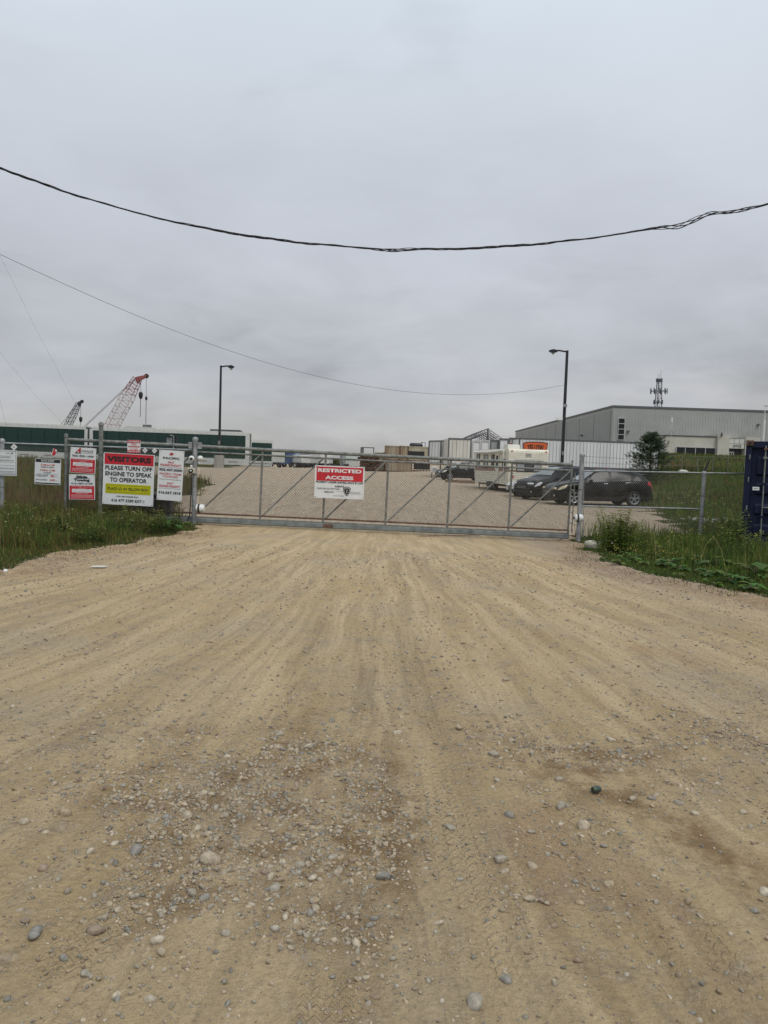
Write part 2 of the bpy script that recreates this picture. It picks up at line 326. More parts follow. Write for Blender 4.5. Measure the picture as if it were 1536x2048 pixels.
def road_mat():
    m = bpy.data.materials.new('dirt_and_gravel'); m.use_nodes = True; t = m.node_tree; b = t.nodes['Principled BSDF']; n_ = t.nodes.new; l = t.links.new
    b.inputs['Roughness'].default_value = .95; b.inputs['Specular IOR Level'].default_value = .15
    at = n_('ShaderNodeAttribute'); at.attribute_name = 'sv'; sp = n_('ShaderNodeSeparateXYZ'); l(at.outputs['Vector'], sp.inputs[0])
    ti = n_('ShaderNodeAttribute'); ti.attribute_name = 'tint'; st = n_('ShaderNodeSeparateColor'); l(ti.outputs['Color'], st.inputs[0])
    geo = n_('ShaderNodeNewGeometry')
    def M(op, a, b_=None, c=None):
        q = n_('ShaderNodeMath'); q.operation = op
        for i, v in enumerate((a, b_, c)):
            if v is None: continue
            if isinstance(v, (int, float)): q.inputs[i].default_value = v
            else: l(v, q.inputs[i])
        return q.outputs[0]
    def noise(vec, sc, det=5, ro=.6, dist=0):
        q = n_('ShaderNodeTexNoise'); q.inputs['Scale'].default_value = sc; q.inputs['Detail'].default_value = det; q.inputs['Roughness'].default_value = ro; q.inputs['Distortion'].default_value = dist; l(vec, q.inputs[0]); return q.outputs[0]
    def mr(v, a, b_, c=0, d=1):
        q = n_('ShaderNodeMapRange'); q.interpolation_type = 'SMOOTHSTEP'
        for i, w in zip((1, 2, 3, 4), (a, b_, c, d)): q.inputs[i].default_value = w
        l(v, q.inputs[0]); return q.outputs[0]
    def mix(f, a, c, mode='MIX'):
        q = n_('ShaderNodeMix'); q.data_type = 'RGBA'; q.blend_type = mode
        if isinstance(f, (int, float)): q.inputs[0].default_value = f
        else: l(f, q.inputs[0])
        for i, v in ((6, a), (7, c)):
            if isinstance(v, tuple): q.inputs[i].default_value = (*v, 1)
            else: l(v, q.inputs[i])
        return q.outputs[2]
    def cvec(x, y, z=0.0):
        q = n_('ShaderNodeCombineXYZ')
        for i, v in enumerate((x, y, z)):
            if isinstance(v, (int, float)): q.inputs[i].default_value = v
            else: l(v, q.inputs[i])
        return q.outputs[0]
    s, y, x = sp.outputs[0], sp.outputs[1], sp.outputs[2]; pos = geo.outputs['Position']
    wob = M('MULTIPLY', M('SUBTRACT', noise(cvec(M('MULTIPLY', x, .45), M('MULTIPLY', y, .22)), 1, 3), .5), .4)
    s2 = M('ADD', s, wob)
    st1 = noise(cvec(M('MULTIPLY', s2, 4.5), M('MULTIPLY', y, .30)), 1, 7, .66)
    st2 = noise(cvec(M('MULTIPLY', s2, 34), M('MULTIPLY', y, .5)), 1, 5, .65)
    st3 = noise(cvec(M('MULTIPLY', s2, 110), M('MULTIPLY', y, 1.3)), 1, 3, .6)
    big = noise(pos, .55, 5, .6, .4); med = noise(pos, 4.5, 6, .65); fine = noise(pos, 38, 6, .75); vf = noise(pos, 150, 3, .7)
    col = mix(mr(st1, .36, .66), (.51, .375, .205), (.66, .505, .305))
    st1b = noise(cvec(M('MULTIPLY', s2, 16), M('MULTIPLY', y, .20), 3.3), 1, 5, .6); col = mix(M('MULTIPLY', mr(st1b, .50, .64), .45), col, (.40, .295, .17)); col = mix(M('MULTIPLY', mr(st1b, .46, .34), .28), col, (.64, .51, .33))
    col = mix(M('MULTIPLY', mr(st2, .50, .66), M('MULTIPLY', mr(big, .35, .65), .6)), col, (.35, .26, .15))
    col = mix(M('MULTIPLY', mr(big, .45, .7), .45), col, (.46, .385, .29))
    col = mix(M('MULTIPLY', mr(big, .42, .28), .5), col, (.50, .35, .175))
    vor = n_('ShaderNodeTexVoronoi'); vor.inputs['Scale'].default_value = 34; vor.inputs['Randomness'].default_value = 1; l(pos, vor.inputs[0])
    vor2 = n_('ShaderNodeTexVoronoi'); vor2.inputs['Scale'].default_value = 90; l(pos, vor2.inputs[0])
    gcol = mix(mr(vor.outputs['Distance'], .1, .6), (.53, .44, .34), (.27, .20, .135)); vsc = n_('ShaderNodeSeparateColor'); l(vor.outputs['Color'], vsc.inputs[0])
    gcol = mix(mr(vsc.outputs[0], .2, .9, 0, .55), gcol, (.39, .32, .27))
    gcol = mix(mr(vsc.outputs[1], .82, .9, 0, .6), gcol, (.58, .54, .48))
    gravelly = M('MULTIPLY', mr(med, .46, .66), mr(st1, .56, .40, .15, 1)); gravelly = M('MAXIMUM', M('MULTIPLY', gravelly, .55), M('MULTIPLY', st.outputs[1], mr(med, .30, .6, .5, 1)))
    gcol = mix(M('MULTIPLY', st.outputs[1], .45), gcol, (.47, .375, .285)); gcol = mix(M('MULTIPLY', M('MULTIPLY', st.outputs[1], mr(st1, .42, .60)), .55), gcol, (.54, .45, .345)); gcol = mix(M('MULTIPLY', M('MULTIPLY', st.outputs[1], mr(big, .56, .70)), .5), gcol, (.33, .26, .19))
    col = mix(gravelly, col, gcol)
    col = mix(M('MULTIPLY', st.outputs[0], mr(noise(pos, 5, 5, .6), .38, .62, .05, .85)), col, (.25, .155, .075))
    col = mix(M('MULTIPLY', st.outputs[2], mr(med, .35, .6, .2, .8)), col, (.36, .235, .145))
    red = M('MULTIPLY', mr(noise(cvec(M('MULTIPLY', s2, 3), M('MULTIPLY', y, .35), 4.0), 1.6, 4), .60, .74), .45); col = mix(red, col, (.40, .26, .155))
    dark = M('MULTIPLY', mr(noise(cvec(M('MULTIPLY', s2, 4), M('MULTIPLY', y, .5), 9.0), 2.3, 5), .64, .74), .35); col = mix(dark, col, (.20, .175, .15))
    col = mix(1.0, col, cvec(*[mr(fine, .25, .75, .84, 1.17)] * 3), 'MULTIPLY')
    col = mix(mr(vf, .60, .72, 0, .6), col, (.22, .155, .09)); col = mix(mr(vf, .40, .28, 0, .4), col, (.70, .58, .41)); col = mix(mr(noise(pos, 70, 4, .7), .60, .70, 0, .45), col, (.27, .195, .12))
    l(col, b.inputs['Base Color'])
    tread = None
    for s0, w, per in ((.155, .062, .052), (-.40, .055, .046), (.50, .045, .05), (-.05, .04, .044)):
        d = M('ABSOLUTE', M('SUBTRACT', s, s0)); mask = mr(d, w, w * .8)
        rib = M('ABSOLUTE', M('SUBTRACT', M('FRACT', M('DIVIDE', M('ADD', s, 10.0), w / 2.2)), .5))
        ph = M('ADD', M('DIVIDE', y, per), M('MULTIPLY', rib, 1.3))
        tw = mr(M('ABSOLUTE', M('SUBTRACT', M('FRACT', ph), .5)), .10, .26)
        patch = mr(noise(cvec(M('MULTIPLY', s, 2), M('MULTIPLY', y, .6), s0 * 30), 1.5, 4), .42, .56)
        lim = M('MULTIPLY', mr(y, 1.5, 2.2), mr(y, 9, 6.5)); q = M('MULTIPLY', M('MULTIPLY', M('MULTIPLY', tw, mr(rib, .48, .42)), mask), M('MULTIPLY', patch, lim))
        tread = q if tread is None else M('MAXIMUM', tread, q)
    hgt = M('ADD', M('ADD', M('MULTIPLY', st2, .022), M('MULTIPLY', st3, .012)), M('MULTIPLY', st1b, .012))
    hgt = M('ADD', hgt, M('MULTIPLY', fine, .036)); hgt = M('ADD', hgt, M('MULTIPLY', vf, .004)); hgt = M('ADD', hgt, M('MULTIPLY', tread, .015))
    hgt = M('ADD', hgt, M('MULTIPLY', M('MULTIPLY', mr(vor.outputs['Distance'], .65, .1), M('ADD', gravelly, .30)), .018))
    hgt = M('ADD', hgt, M('MULTIPLY', noise(pos, 13, 6, .66), .048))
    hgt = M('ADD', hgt, M('MULTIPLY', mr(vor2.outputs['Distance'], .6, .1), .0035))
    bn = n_('ShaderNodeBump'); bn.inputs['Strength'].default_value = 1; bn.inputs['Distance'].default_value = 1; l(hgt, bn.inputs['Height']); l(bn.outputs[0], b.inputs['Normal'])
    return m
def soil_mat():
    m = bpy.data.materials.new('grassy_soil'); m.use_nodes = True; t = m.node_tree; b = t.nodes['Principled BSDF']; b.inputs['Roughness'].default_value = 1; b.inputs['Specular IOR Level'].default_value = .1
    geo = t.nodes.new('ShaderNodeNewGeometry'); a = None
    def nz(sc, d):
        n = t.nodes.new('ShaderNodeTexNoise'); n.inputs['Scale'].default_value = sc; n.inputs['Detail'].default_value = d; n.inputs['Roughness'].default_value = .7; t.links.new(geo.outputs['Position'], n.inputs[0]); return n.outputs[0]
    def rp(v, cs):
        r = t.nodes.new('ShaderNodeValToRGB'); el = r.color_ramp.elements
        for i, (p, c) in enumerate(cs):
            q = el[i] if i < 2 else el.new(p)
            q.position = p; q.color = (*c, 1)
        t.links.new(v, r.inputs[0]); return r.outputs[0]
    a = rp(nz(.22, 6), [(.3, (.045, .062, .02)), (.7, (.10, .085, .035)), (.5, (.062, .078, .025))])
    c = rp(nz(14, 5), [(.35, (.45, .45, .45)), (.7, (1.25, 1.2, 1.1))])
    x = t.nodes.new('ShaderNodeMix'); x.data_type = 'RGBA'; x.blend_type = 'MULTIPLY'; x.inputs[0].default_value = 1; t.links.new(a, x.inputs[6]); t.links.new(c, x.inputs[7]); t.links.new(x.outputs[2], b.inputs['Base Color'])
    bn = t.nodes.new('ShaderNodeBump'); bn.inputs['Distance'].default_value = .12; t.links.new(nz(9, 6), bn.inputs['Height']); t.links.new(bn.outputs[0], b.inputs['Normal'])
    return m
road = submesh(~isveg, 'gravel_road', road_mat())
verge = submesh(isveg, 'grassy_ground', soil_mat())
# ------------------------------------------------------------------ stones
import bmesh
def rock_template(sub, seed, flat=.6, rough=.18, angular=False):
    bm = bmesh.new(); bmesh.ops.create_icosphere(bm, subdivisions=sub, radius=1); r = random.Random(seed)
    ax = (1, r.uniform(.55, .85), r.uniform(flat * .65, flat * 1.05)); o = [r.uniform(0, 50) for _ in range(3)]
    planes = [(Vector((r.gauss(0, 1), r.gauss(0, 1), r.gauss(0, 1))).normalized(), r.uniform(.55, .85)) for _ in range(7 if angular else 2)]
    for v in bm.verts:
        n = Vector(v.co); k = 1 + rough * (math.sin(n.x * 2.3 + o[0]) * math.cos(n.y * 2.9 + o[1]) + .5 * math.sin(n.z * 4.1 + o[2]))
        p = n * k
        for q, d in planes:
            e_ = p.dot(q) - d
            if e_ > 0: p -= q * e_ * (.92 if angular else .6)
        v.co = Vector((p.x * ax[0], p.y * ax[1], p.z * ax[2]))
    bm.verts.ensure_lookup_table(); bm.faces.ensure_lookup_table()
    V = np.array([v.co[:] for v in bm.verts]); Fc = np.array([[v.index for v in f.verts] for f in bm.faces]); bm.free(); return V, Fc
stone_m = attr_mat('stone', .85, .25, .5, 60)
STC = np.array([(.38, .315, .23), (.34, .28, .20), (.31, .27, .21), (.23, .215, .185), (.35, .275, .185), (.43, .37, .28), (.27, .205, .15), (.33, .295, .235)])
def ray_ground(px, py):
    d = cF * F + cR * (px - 768) + cU * (1024 - py); t = -CAM.z / d.z
    for _ in range(4):
        p = CAM + d * t; t = (g(p.x, p.y) - CAM.z) / d.z
    return CAM + d * t
hero = [(70, 1868, 38, 3), (191, 1860, 40, 6), (316, 1888, 30, 5), (323, 1912, 25, 1), (172, 1947, 22, 7), (418, 1720, 42, 0), (384, 1793, 28, 2), (408, 1797, 25, 3), (346, 1827, 18, 2), (452, 1870, 20, 2), (542, 1752, 22, 0), (529, 1743, 22, 6),
        (270, 1698, 34, 3), (86, 1730, 26, 6), (766, 1751, 34, 3), (676, 1745, 24, 1), (1122, 1604, 28, 2), (902, 1652, 24, 7), (1018, 1628, 24, 3), (1064, 1660, 18, 2), (1129, 1683, 16, 3), (1060, 1801, 26, 1), (1081, 1803, 22, 6), (1058, 1878, 12, 2),
        (1303, 1590, 18, 3), (1357, 1598, 22, 2), (1390, 1622, 18, 5), (1001, 1722, 30, 2), (1009, 1745, 18, 0), (988, 1503, 26, 7), (1118, 1558, 20, 2), (301, 2002, 26, 5), (234, 2007, 15, 3), (947, 2002, 42, 7), (1014, 1957, 24, 3), (625, 1756, 26, 5), (596, 1747, 20, 7),
        (236, 1819, 22, 0), (208, 1838, 20, 2), (270, 1812, 18, 1), (300, 1832, 20, 0), (51, 1845, 20, 6), (371, 1939, 16, 6), (581, 1901, 18, 1), (602, 1871, 18, 2), (550, 1860, 24, 7), (600, 1730, 22, 2), (748, 1840, 20, 3), (711, 1832, 18, 1), (550, 1776, 26, 7), (574, 1673, 18, 3), (360, 1569, 18, 2), (374, 1630, 24, 0), (163, 1817, 8, 2), (447, 1986, 12, 1), (665, 1957, 14, 3), (1485, 1620, 18, 0), (1265, 1594, 18, 1), (1240, 1663, 12, 3), (1312, 1803, 16, 2), (1385, 2017, 14, 3), (1400, 2030, 12, 5), (1095, 1705, 14, 2), (1510, 1815, 14, 3), (230, 1685, 22, 5)]
stone_meshes = {}
def stone_mesh(v, c):
    if (v, c) not in stone_meshes:
        V, Fc = rock_template(2, 100 + v, .62, .22, v % 2 == 1)
        tn = np.tile(STC[c], (len(V), 1)) * (1 + .10 * np.sin(V[:, :1] * 5 + v))
        stone_meshes[(v, c)] = npmesh('stone', V, Fc, stone_m, tn, smooth=(v % 2 == 0), link_it=False)
    return stone_meshes[(v, c)]
placed = []
for px, py, wpx, c in hero:
    p = ray_ground(px, py + wpx * .2); dist = (p - CAM).length; r = wpx / F * dist / 2 * .92
    placed.append((p.x, p.y, r, c, .18))
rr = random.Random(3); tries = 0
while len(placed) < 296 and tries < 60000:
    tries += 1; x = rr.uniform(-2.3, 3.2); y = rr.uniform(2.2, 6.5)
    if abs(x) > y * .5 + .1: continue
    if rr.random() > float(cluster(x, y)) ** 1.4: continue
    r = min(.034, .0115 * math.exp(rr.gauss(0, .35)) * (1 + .12 * (y - 2))) * 1.1
    if any((x - q[0]) ** 2 + (y - q[1]) ** 2 < (r + q[2]) ** 2 for q in placed): continue
    placed.append((x, y, r, rr.choice((0, 0, 1, 1, 2, 3, 4, 5, 6, 7)), rr.uniform(-.1, .3)))
for x, y, r, c, up in placed:
    o = link('stone', stone_mesh(rr.randrange(8), c), road); z = float(ground_z(x, y))
    o.location = (x, y, z + r * up); o.scale = (r, r, r); o.rotation_euler = (rr.uniform(-.25, .25), rr.uniform(-.25, .25), rr.uniform(0, 6.28))
def scatter(name, temps, X, Y, Rr, up, cols, m, parent, smooth_=True):
    n = len(X); Z = ground_z(X, Y); rz = RNG.uniform(0, 6.28, n); tilt = RNG.normal(0, .25, (n, 2)); tid = RNG.integers(0, len(temps), n)
    Vs = []; Fs = []; Ts = []; off = 0
    for k, (V, Fc) in enumerate(temps):
        q = np.where(tid == k)[0]
        if not len(q): continue
        ca, sa = np.cos(rz[q])[:, None], np.sin(rz[q])[:, None]
        x = V[None, :, 0] * ca - V[None, :, 1] * sa; y = V[None, :, 0] * sa + V[None, :, 1] * ca
        z = V[None, :, 2] + x * tilt[q, 0:1] + y * tilt[q, 1:2]
        r = Rr[q][:, None]
        P_ = np.stack([x * r + X[q][:, None], y * r + Y[q][:, None], z * r + (Z[q] + Rr[q] * up[q])[:, None]], -1)
        Vs.append(P_.reshape(-1, 3)); Fs.append((Fc[None] + off + (np.arange(len(q)) * len(V))[:, None, None]).reshape(-1, Fc.shape[1])); off += len(q) * len(V)
        Ts.append(np.repeat(cols[q], len(V), 0))
    return npmesh(name, np.concatenate(Vs), np.concatenate(Fs), m, np.concatenate(Ts), parent, 'stuff', smooth_)
def sample(n, xr, yr, dens, bias=1.0):
    X = []; Y = []; tot = 0
    while tot < n:
        u = RNG.random(n * 4); y = yr[0] * (yr[1] / yr[0]) ** u if bias else RNG.uniform(*yr, n * 4)
        x = RNG.uniform(*xr, n * 4) if callable(xr) is False else xr(y)
        k = (RNG.random(n * 4) < dens(x, y)) & (np.abs(x) < y * .56 + .4); X.append(x[k]); Y.append(y[k]); tot += k.sum()
    return np.concatenate(X)[:n], np.concatenate(Y)[:n]
def stcols(n): return STC[RNG.integers(0, len(STC), n)] * RNG.uniform(.75, 1.15, (n, 1))
t80 = [rock_template(1, 300 + i, .6, .22, i % 3 != 0) for i in range(10)]
bm = bmesh.new(); bmesh.ops.create_icosphere(bm, subdivisions=0 if False else 1, radius=1); bm.free()
def ico20(seed):
    r = random.Random(seed); p = (1 + 5 ** .5) / 2
    V = np.array([(-1, p, 0), (1, p, 0), (-1, -p, 0), (1, -p, 0), (0, -1, p), (0, 1, p), (0, -1, -p), (0, 1, -p), (p, 0, -1), (p, 0, 1), (-p, 0, -1), (-p, 0, 1)], float) / 1.9
    Fc = np.array([(0, 11, 5), (0, 5, 1), (0, 1, 7), (0, 7, 10), (0, 10, 11), (1, 5, 9), (5, 11, 4), (11, 10, 2), (10, 7, 6), (7, 1, 8), (3, 9, 4), (3, 4, 2), (3, 2, 6), (3, 6, 8), (3, 8, 9), (4, 9, 5), (2, 4, 11), (6, 2, 10), (8, 6, 7), (9, 8, 1)])
    V = V * [1, r.uniform(.6, .9), r.uniform(.4, .65)] + np.array([[r.uniform(-.12, .12) for _ in range(3)] for _ in range(12)]); return V, Fc
t20 = [ico20(i) for i in range(8)]
n = 7000; X, Y = sample(n, (-4, 4), (2.0, 8.5), lambda x, y: np.clip(cluster(x, y), 0, 1) ** 2.1 * (veg(x, y) < 0), 1)
scatter('loose_pebbles', t80, X, Y, np.clip(.0086 * np.exp(RNG.normal(0, .48, n)), .0035, .021) * (1 + .08 * (Y - 2)), RNG.uniform(-.35, .2, n), stcols(n) * [1.0, .98, .95], stone_m, road)
n = 30000; X, Y = sample(n, (-6, 6), (1.8, 15), lambda x, y: np.clip(cluster(x, y) + .12, 0, 1) * (veg(x, y) < .1), 1)
scatter('gravel_grit', t20, X, Y, np.clip(.0040 * np.exp(RNG.normal(0, .5, n)), .0018, .012) * (1 + .10 * np.clip(Y - 2, 0, 14)), RNG.uniform(-.1, .4, n), stcols(n) * .95, stone_m, road)
n = 6000; X, Y = sample(n, (-12, 15), (21, 46), lambda x, y: (veg(x, y) < .3) * .8, 1)
scatter('yard_gravel', t20, X, Y, np.clip(.020 * np.exp(RNG.normal(0, .35, n)), .01, .045), RNG.uniform(-.1, .4, n), stcols(n) * 1.15, stone_m, road)
# tracked litter on the road
t = thing('drink_can', 'small crushed dark green can lying among the stones right of the tyre tracks', 'can', ray_ground(1192, 1585), rz=.5)
b = MB(); b.lathe([(.0, -.022), (.015, -.022), (.0165, -.018), (.0165, .018), (.015, .022), (0, .022)], (0, 0, .016), 'x', 14); b.build('can_body', mat('can_green', (.08, .11, .09), .4, .6, .2, 20), t, True)
b = MB(); b.lathe([(.0, .0222), (.013, .0222), (.0135, .0235), (0, .0236)], (0, 0, .016), 'x', 14); b.build('can_end', black_m, t)
# ------------------------------------------------------------------ grass & weeds (numpy blades)
leaf_m = attr_mat('leaves', .75, .2, 0, 25, .3)
GC = {'green': (.085, .13, .026), 'dark': (.045, .075, .020), 'yellow': (.19, .18, .045), 'brown': (.19, .125, .055), 'straw': (.34, .28, .13), 'fresh': (.12, .20, .032), 'red': (.17, .09, .045)}
def blades(name, X, Y, H, Wd, cols, lean=.35, parent=None, label=None, z0=None, cat='grass'):
    n = len(X); Z = ground_z(X, Y) - .02 if z0 is None else z0; a = RNG.uniform(0, 6.28, n); fa = RNG.uniform(0, 6.28, n); le = np.abs(RNG.normal(0, lean, n)) * H
    wx, wy = np.cos(fa) * Wd / 2, np.sin(fa) * Wd / 2; dx, dy = np.cos(a) * le, np.sin(a) * le
    V = np.empty((n, 5, 3)); 
    V[:, 0] = np.stack([X - wx, Y - wy, Z], 1); V[:, 1] = np.stack([X + wx, Y + wy, Z], 1)
    V[:, 2] = np.stack([X + dx * .35 + wx * .8, Y + dy * .35 + wy * .8, Z + H * .55], 1); V[:, 3] = np.stack([X + dx * .35 - wx * .8, Y + dy * .35 - wy * .8, Z + H * .55], 1)
    V[:, 4] = np.stack([X + dx, Y + dy, Z + H * (1 - .25 * (le / H) ** 2)], 1)
    base = np.arange(n)[:, None] * 5; Ft = np.concatenate([base + [0, 1, 2], base + [0, 2, 3], base + [3, 2, 4]])
    k = np.array([.55, .55, .95, .95, 1.2])[None, :, None]; T = (cols[:, None, :] * (k * 0 + 1)).repeat(1, 0); T = np.broadcast_to(T, (n, 5, 3)).copy(); T[:, 4] *= 1.15
    o = npmesh(name, V.reshape(-1, 3), Ft, leaf_m, T.reshape(-1, 3), parent, 'stuff'); o['label'] = label or name; o['category'] = cat; return o
def gcols(X, Y, pal, s=33, f=.9):
    n = len(X); c = np.array([GC[p] for p in pal]); q = fbm(X * f, Y * f, s, 3) * 1.5 - .25 + RNG.normal(0, .16, n); i = np.clip(q * len(pal), 0, len(pal) - .01); i0 = i.astype(int)
    return c[i0] * RNG.uniform(.65, 1.3, (n, 1))
def vegs(n, xr, yr, cond): return sample(n, xr, yr, lambda x, y: cond(x, y).astype(float), 1)
def clump(x, y, s, f=1.3): return smooth(fbm(x * f, y * f, s, 3), .3, .7)
# left verge
n = 40000; X, Y = vegs(n, (-13, -4), (9, 21.5), lambda x, y: (veg(x, y) > .02) & (x < 0))
H = (.07 + .38 * clump(X, Y, 21)) * RNG.uniform(.4, 1.15, n) * smooth(veg(X, Y), -.3, 1.4) + .05
blades('verge_grass', X, Y, H, RNG.uniform(.006, .014, n), gcols(X, Y, ['dark', 'green', 'fresh', 'dark', 'brown', 'green', 'dark', 'yellow', 'red', 'green']), .4, None, 'tangled green and brown grass on the left verge below the towing signs')
n = 26000; X, Y = vegs(n, (-34, -4), (20.5, 60), lambda x, y: (veg(x, y) > .02) & (x < 0))
H = (.2 + .45 * clump(X, Y, 27, .6)) * RNG.uniform(.5, 1.2, n)
blades('field_grass', X, Y, H, RNG.uniform(.018, .035, n) * (Y / 30), gcols(X, Y, ['yellow', 'brown', 'green', 'brown', 'dark', 'yellow', 'red'], 35, .25), .45, None, 'brownish rough grass behind the left fence in front of the green trailers')
# right verge
n = 46000; X, Y = vegs(n, (4, 12.5), (8.5, 21.5), lambda x, y: (veg(x, y) > .02) & (x > 0))
H = (.03 + .10 * smooth(veg(X, Y), .5, 1.2) + .42 * clump(X, Y, 23) * smooth(veg(X, Y), .8, 2.2)) * RNG.uniform(.4, 1.15, n) + .04
blades('verge_grass', X, Y, H, RNG.uniform(.006, .015, n), gcols(X, Y, ['green', 'dark', 'fresh', 'green', 'dark', 'yellow', 'green', 'fresh', 'dark']), .4, None, 'lush green grass and weeds on the right verge in front of the blue container')
n = 30000; X, Y = vegs(n, (5, 42), (21.5, 82), lambda x, y: (veg(x, y) > .02) & (x > 0))
H = (.22 + .35 * clump(X, Y, 29, .5)) * RNG.uniform(.5, 1.2, n)
blades('bank_grass', X, Y, H, RNG.uniform(.018, .032, n) * (Y / 28), gcols(X, Y, ['green', 'dark', 'green', 'yellow', 'fresh', 'green', 'brown', 'dark'], 39, .3), .45, None, 'green grassy bank rising behind the dark crossover')
n = 26000; X, Y = vegs(n, (24, 82), (80, 143), lambda x, y: (veg(x, y) > .02) & (x > y * .28))
blades('hill_grass', X, Y, RNG.uniform(.4, 1.1, n), RNG.uniform(.10, .22, n), gcols(X, Y, ['dark', 'green', 'green', 'yellow', 'dark', 'green', 'brown'], 41, .12), .4, None, 'taller dark green grass on the hill below the office')
n = 1800; X, Y = sample(n, (-12, 12), (8.5, 24), lambda x, y: ((veg(x, y) < .05) & (veg(x, y) > -.75)) * (fbm(x * 2.5, y * 2.5, 55, 3) > .52) * np.exp(veg(x, y) / .25), 1)
blades('edge_tufts', X, Y, RNG.uniform(.03, .09, n), RNG.uniform(.008, .014, n), gcols(X, Y, ['green', 'dark', 'brown', 'fresh']), 1.0, None, 'sparse grass tufts creeping out over the gravel edges')
n = 900; X, Y = vegs(n, (-13, 12), (9.5, 24), lambda x, y: veg(x, y) > .3)
blades('dead_stems', X, Y, RNG.uniform(.35, .8, n), RNG.uniform(.004, .007, n), gcols(X, Y, ['straw', 'brown', 'straw', 'yellow']), .3, None, 'dry straw coloured stems standing above the verge grass')
# flowers: small white and yellow heads
def specks(name, X, Y, Hh, r, col, label):
    n = len(X); Z = ground_z(X, Y) + Hh; a = RNG.uniform(0, 6.28, n); V = np.empty((n, 4, 3)); T = np.broadcast_to(np.array(col), (n, 4, 3)) * RNG.uniform(.7, 1.1, (n, 1, 1))
    for k in range(4):
        an = a + k * math.pi / 2; V[:, k] = np.stack([X + np.cos(an) * r, Y + np.sin(an) * r, Z + np.sin(an) * r * .4], 1)
    o = npmesh(name, V.reshape(-1, 3), np.arange(n * 4).reshape(-1, 4), leaf_m, T.reshape(-1, 3), None, 'stuff'); o['label'] = label; o['category'] = 'flowers'
n = 190; X, Y = vegs(n, (-13, -4), (9.5, 20), lambda x, y: (veg(x, y) > .2) & (x < 0)); specks('wild_flowers', X, Y, RNG.uniform(.2, .55, n), RNG.uniform(.006, .016, n), (.50, .47, .33), 'pale flower heads scattered through the left verge grass')
n = 110; X, Y = vegs(n, (4, 5.6), (13, 16), lambda x, y: (veg(x, y) > .1) & (veg(x, y) < 1.3) & (x > 0)); specks('wild_flowers', X, Y, RNG.uniform(.12, .3, n), RNG.uniform(.007, .013, n), (.55, .42, .10), 'small yellow flowers low in the right verge')
n = 220; X, Y = vegs(n, (9, 24), (24, 44), lambda x, y: (veg(x, y) > .2) & (x > 0)); specks('wild_flowers', X, Y, RNG.uniform(.3, .6, n), RNG.uniform(.015, .035, n), (.5, .46, .2), 'pale flower heads in the grassy bank by the crossover')
# leafy plants -------------------------------------------------------
def leafset(name, items, m, parent, kind=None):   # items: (pos, dir, length, width, colour)
    V = []; Fc = []; T = []
    for p, d, ln, w, c in items:
        d = Vector(d).normalized(); sd_ = d.cross(Vector((0, 0, 1))); sd_ = sd_.normalized() if sd_.length > 1e-4 else Vector((1, 0, 0)); up = sd_.cross(d); o = len(V); p = Vector(p)
        pr = [(0, .08, 0), (.25, .42, .05), (.55, .5, .07), (.85, .26, .02), (1, 0, -.06)]
        for t_, ww, hh in pr[:-1]:
            V += [p + d * ln * t_ - sd_ * w * ww + up * ln * (hh + .05), p + d * ln * t_ + up * ln * (hh - .03), p + d * ln * t_ + sd_ * w * ww + up * ln * (hh + .05)]; T += [c] * 3
        V.append(p + d * ln + up * ln * -.06); T.append(c)
        for k in range(3):
            a = o + k * 3; Fc += [(a, a + 1, a + 4), (a, a + 4, a + 3), (a + 1, a + 2, a + 5), (a + 1, a + 5, a + 4)]
        a = o + 9; Fc += [(a, a + 1, a + 3), (a + 1, a + 2, a + 3)]
    T = np.array(T); o_ = npmesh(name, V, Fc, m, T, parent, kind, True); return o_
def stalk_weed(x, y, n, h, label, seed, group=None, dens=34, col=(.060, .085, .022), spread=.25, tip=(.20, .21, .05)):
    r = random.Random(seed); root = thing('leafy_weed', label, 'plant', (x, y, float(ground_z(x, y))), group=group)
    st = MB(); it = []
    for i in range(n):
        bx, by = r.gauss(0, spread * .6), r.gauss(0, spread * .6); hh = h * r.uniform(.65, 1.08); lx, ly = bx * .5 + r.gauss(0, .05), by * .5 + r.gauss(0, .05)
        pts = [(bx + lx * t * t, by + ly * t * t, hh * t) for t in (0, .3, .6, .85, 1)]; st.tube(pts, [.005, .0045, .004, .003, .001], 4, False)
        for k in range(dens):
            t = .12 + .88 * k / dens; a = k * 2.4 + r.random(); ln = (.15 - .075 * t) * r.uniform(.8, 1.3) * (h / .8) ** .3; cz = r.uniform(.7, 1.3)
            c = tuple((col[q] * (1 - t ** 3) + tip[q] * t ** 3) * cz for q in range(3))
            it.append(((bx + lx * t * t, by + ly * t * t, hh * t), (math.cos(a), math.sin(a), .45 - .7 * r.random()), ln, .036, c))
    st.build('stems', mat('weed_stem', (.10, .10, .04), .8), root, kind='stuff', fix=False); leafset('foliage', it, leaf_m, root, 'stuff'); return root
def pxy(px, Y): p = P(px, hor(px) + 1.6 / Y * F, Y); return p.x, p.y
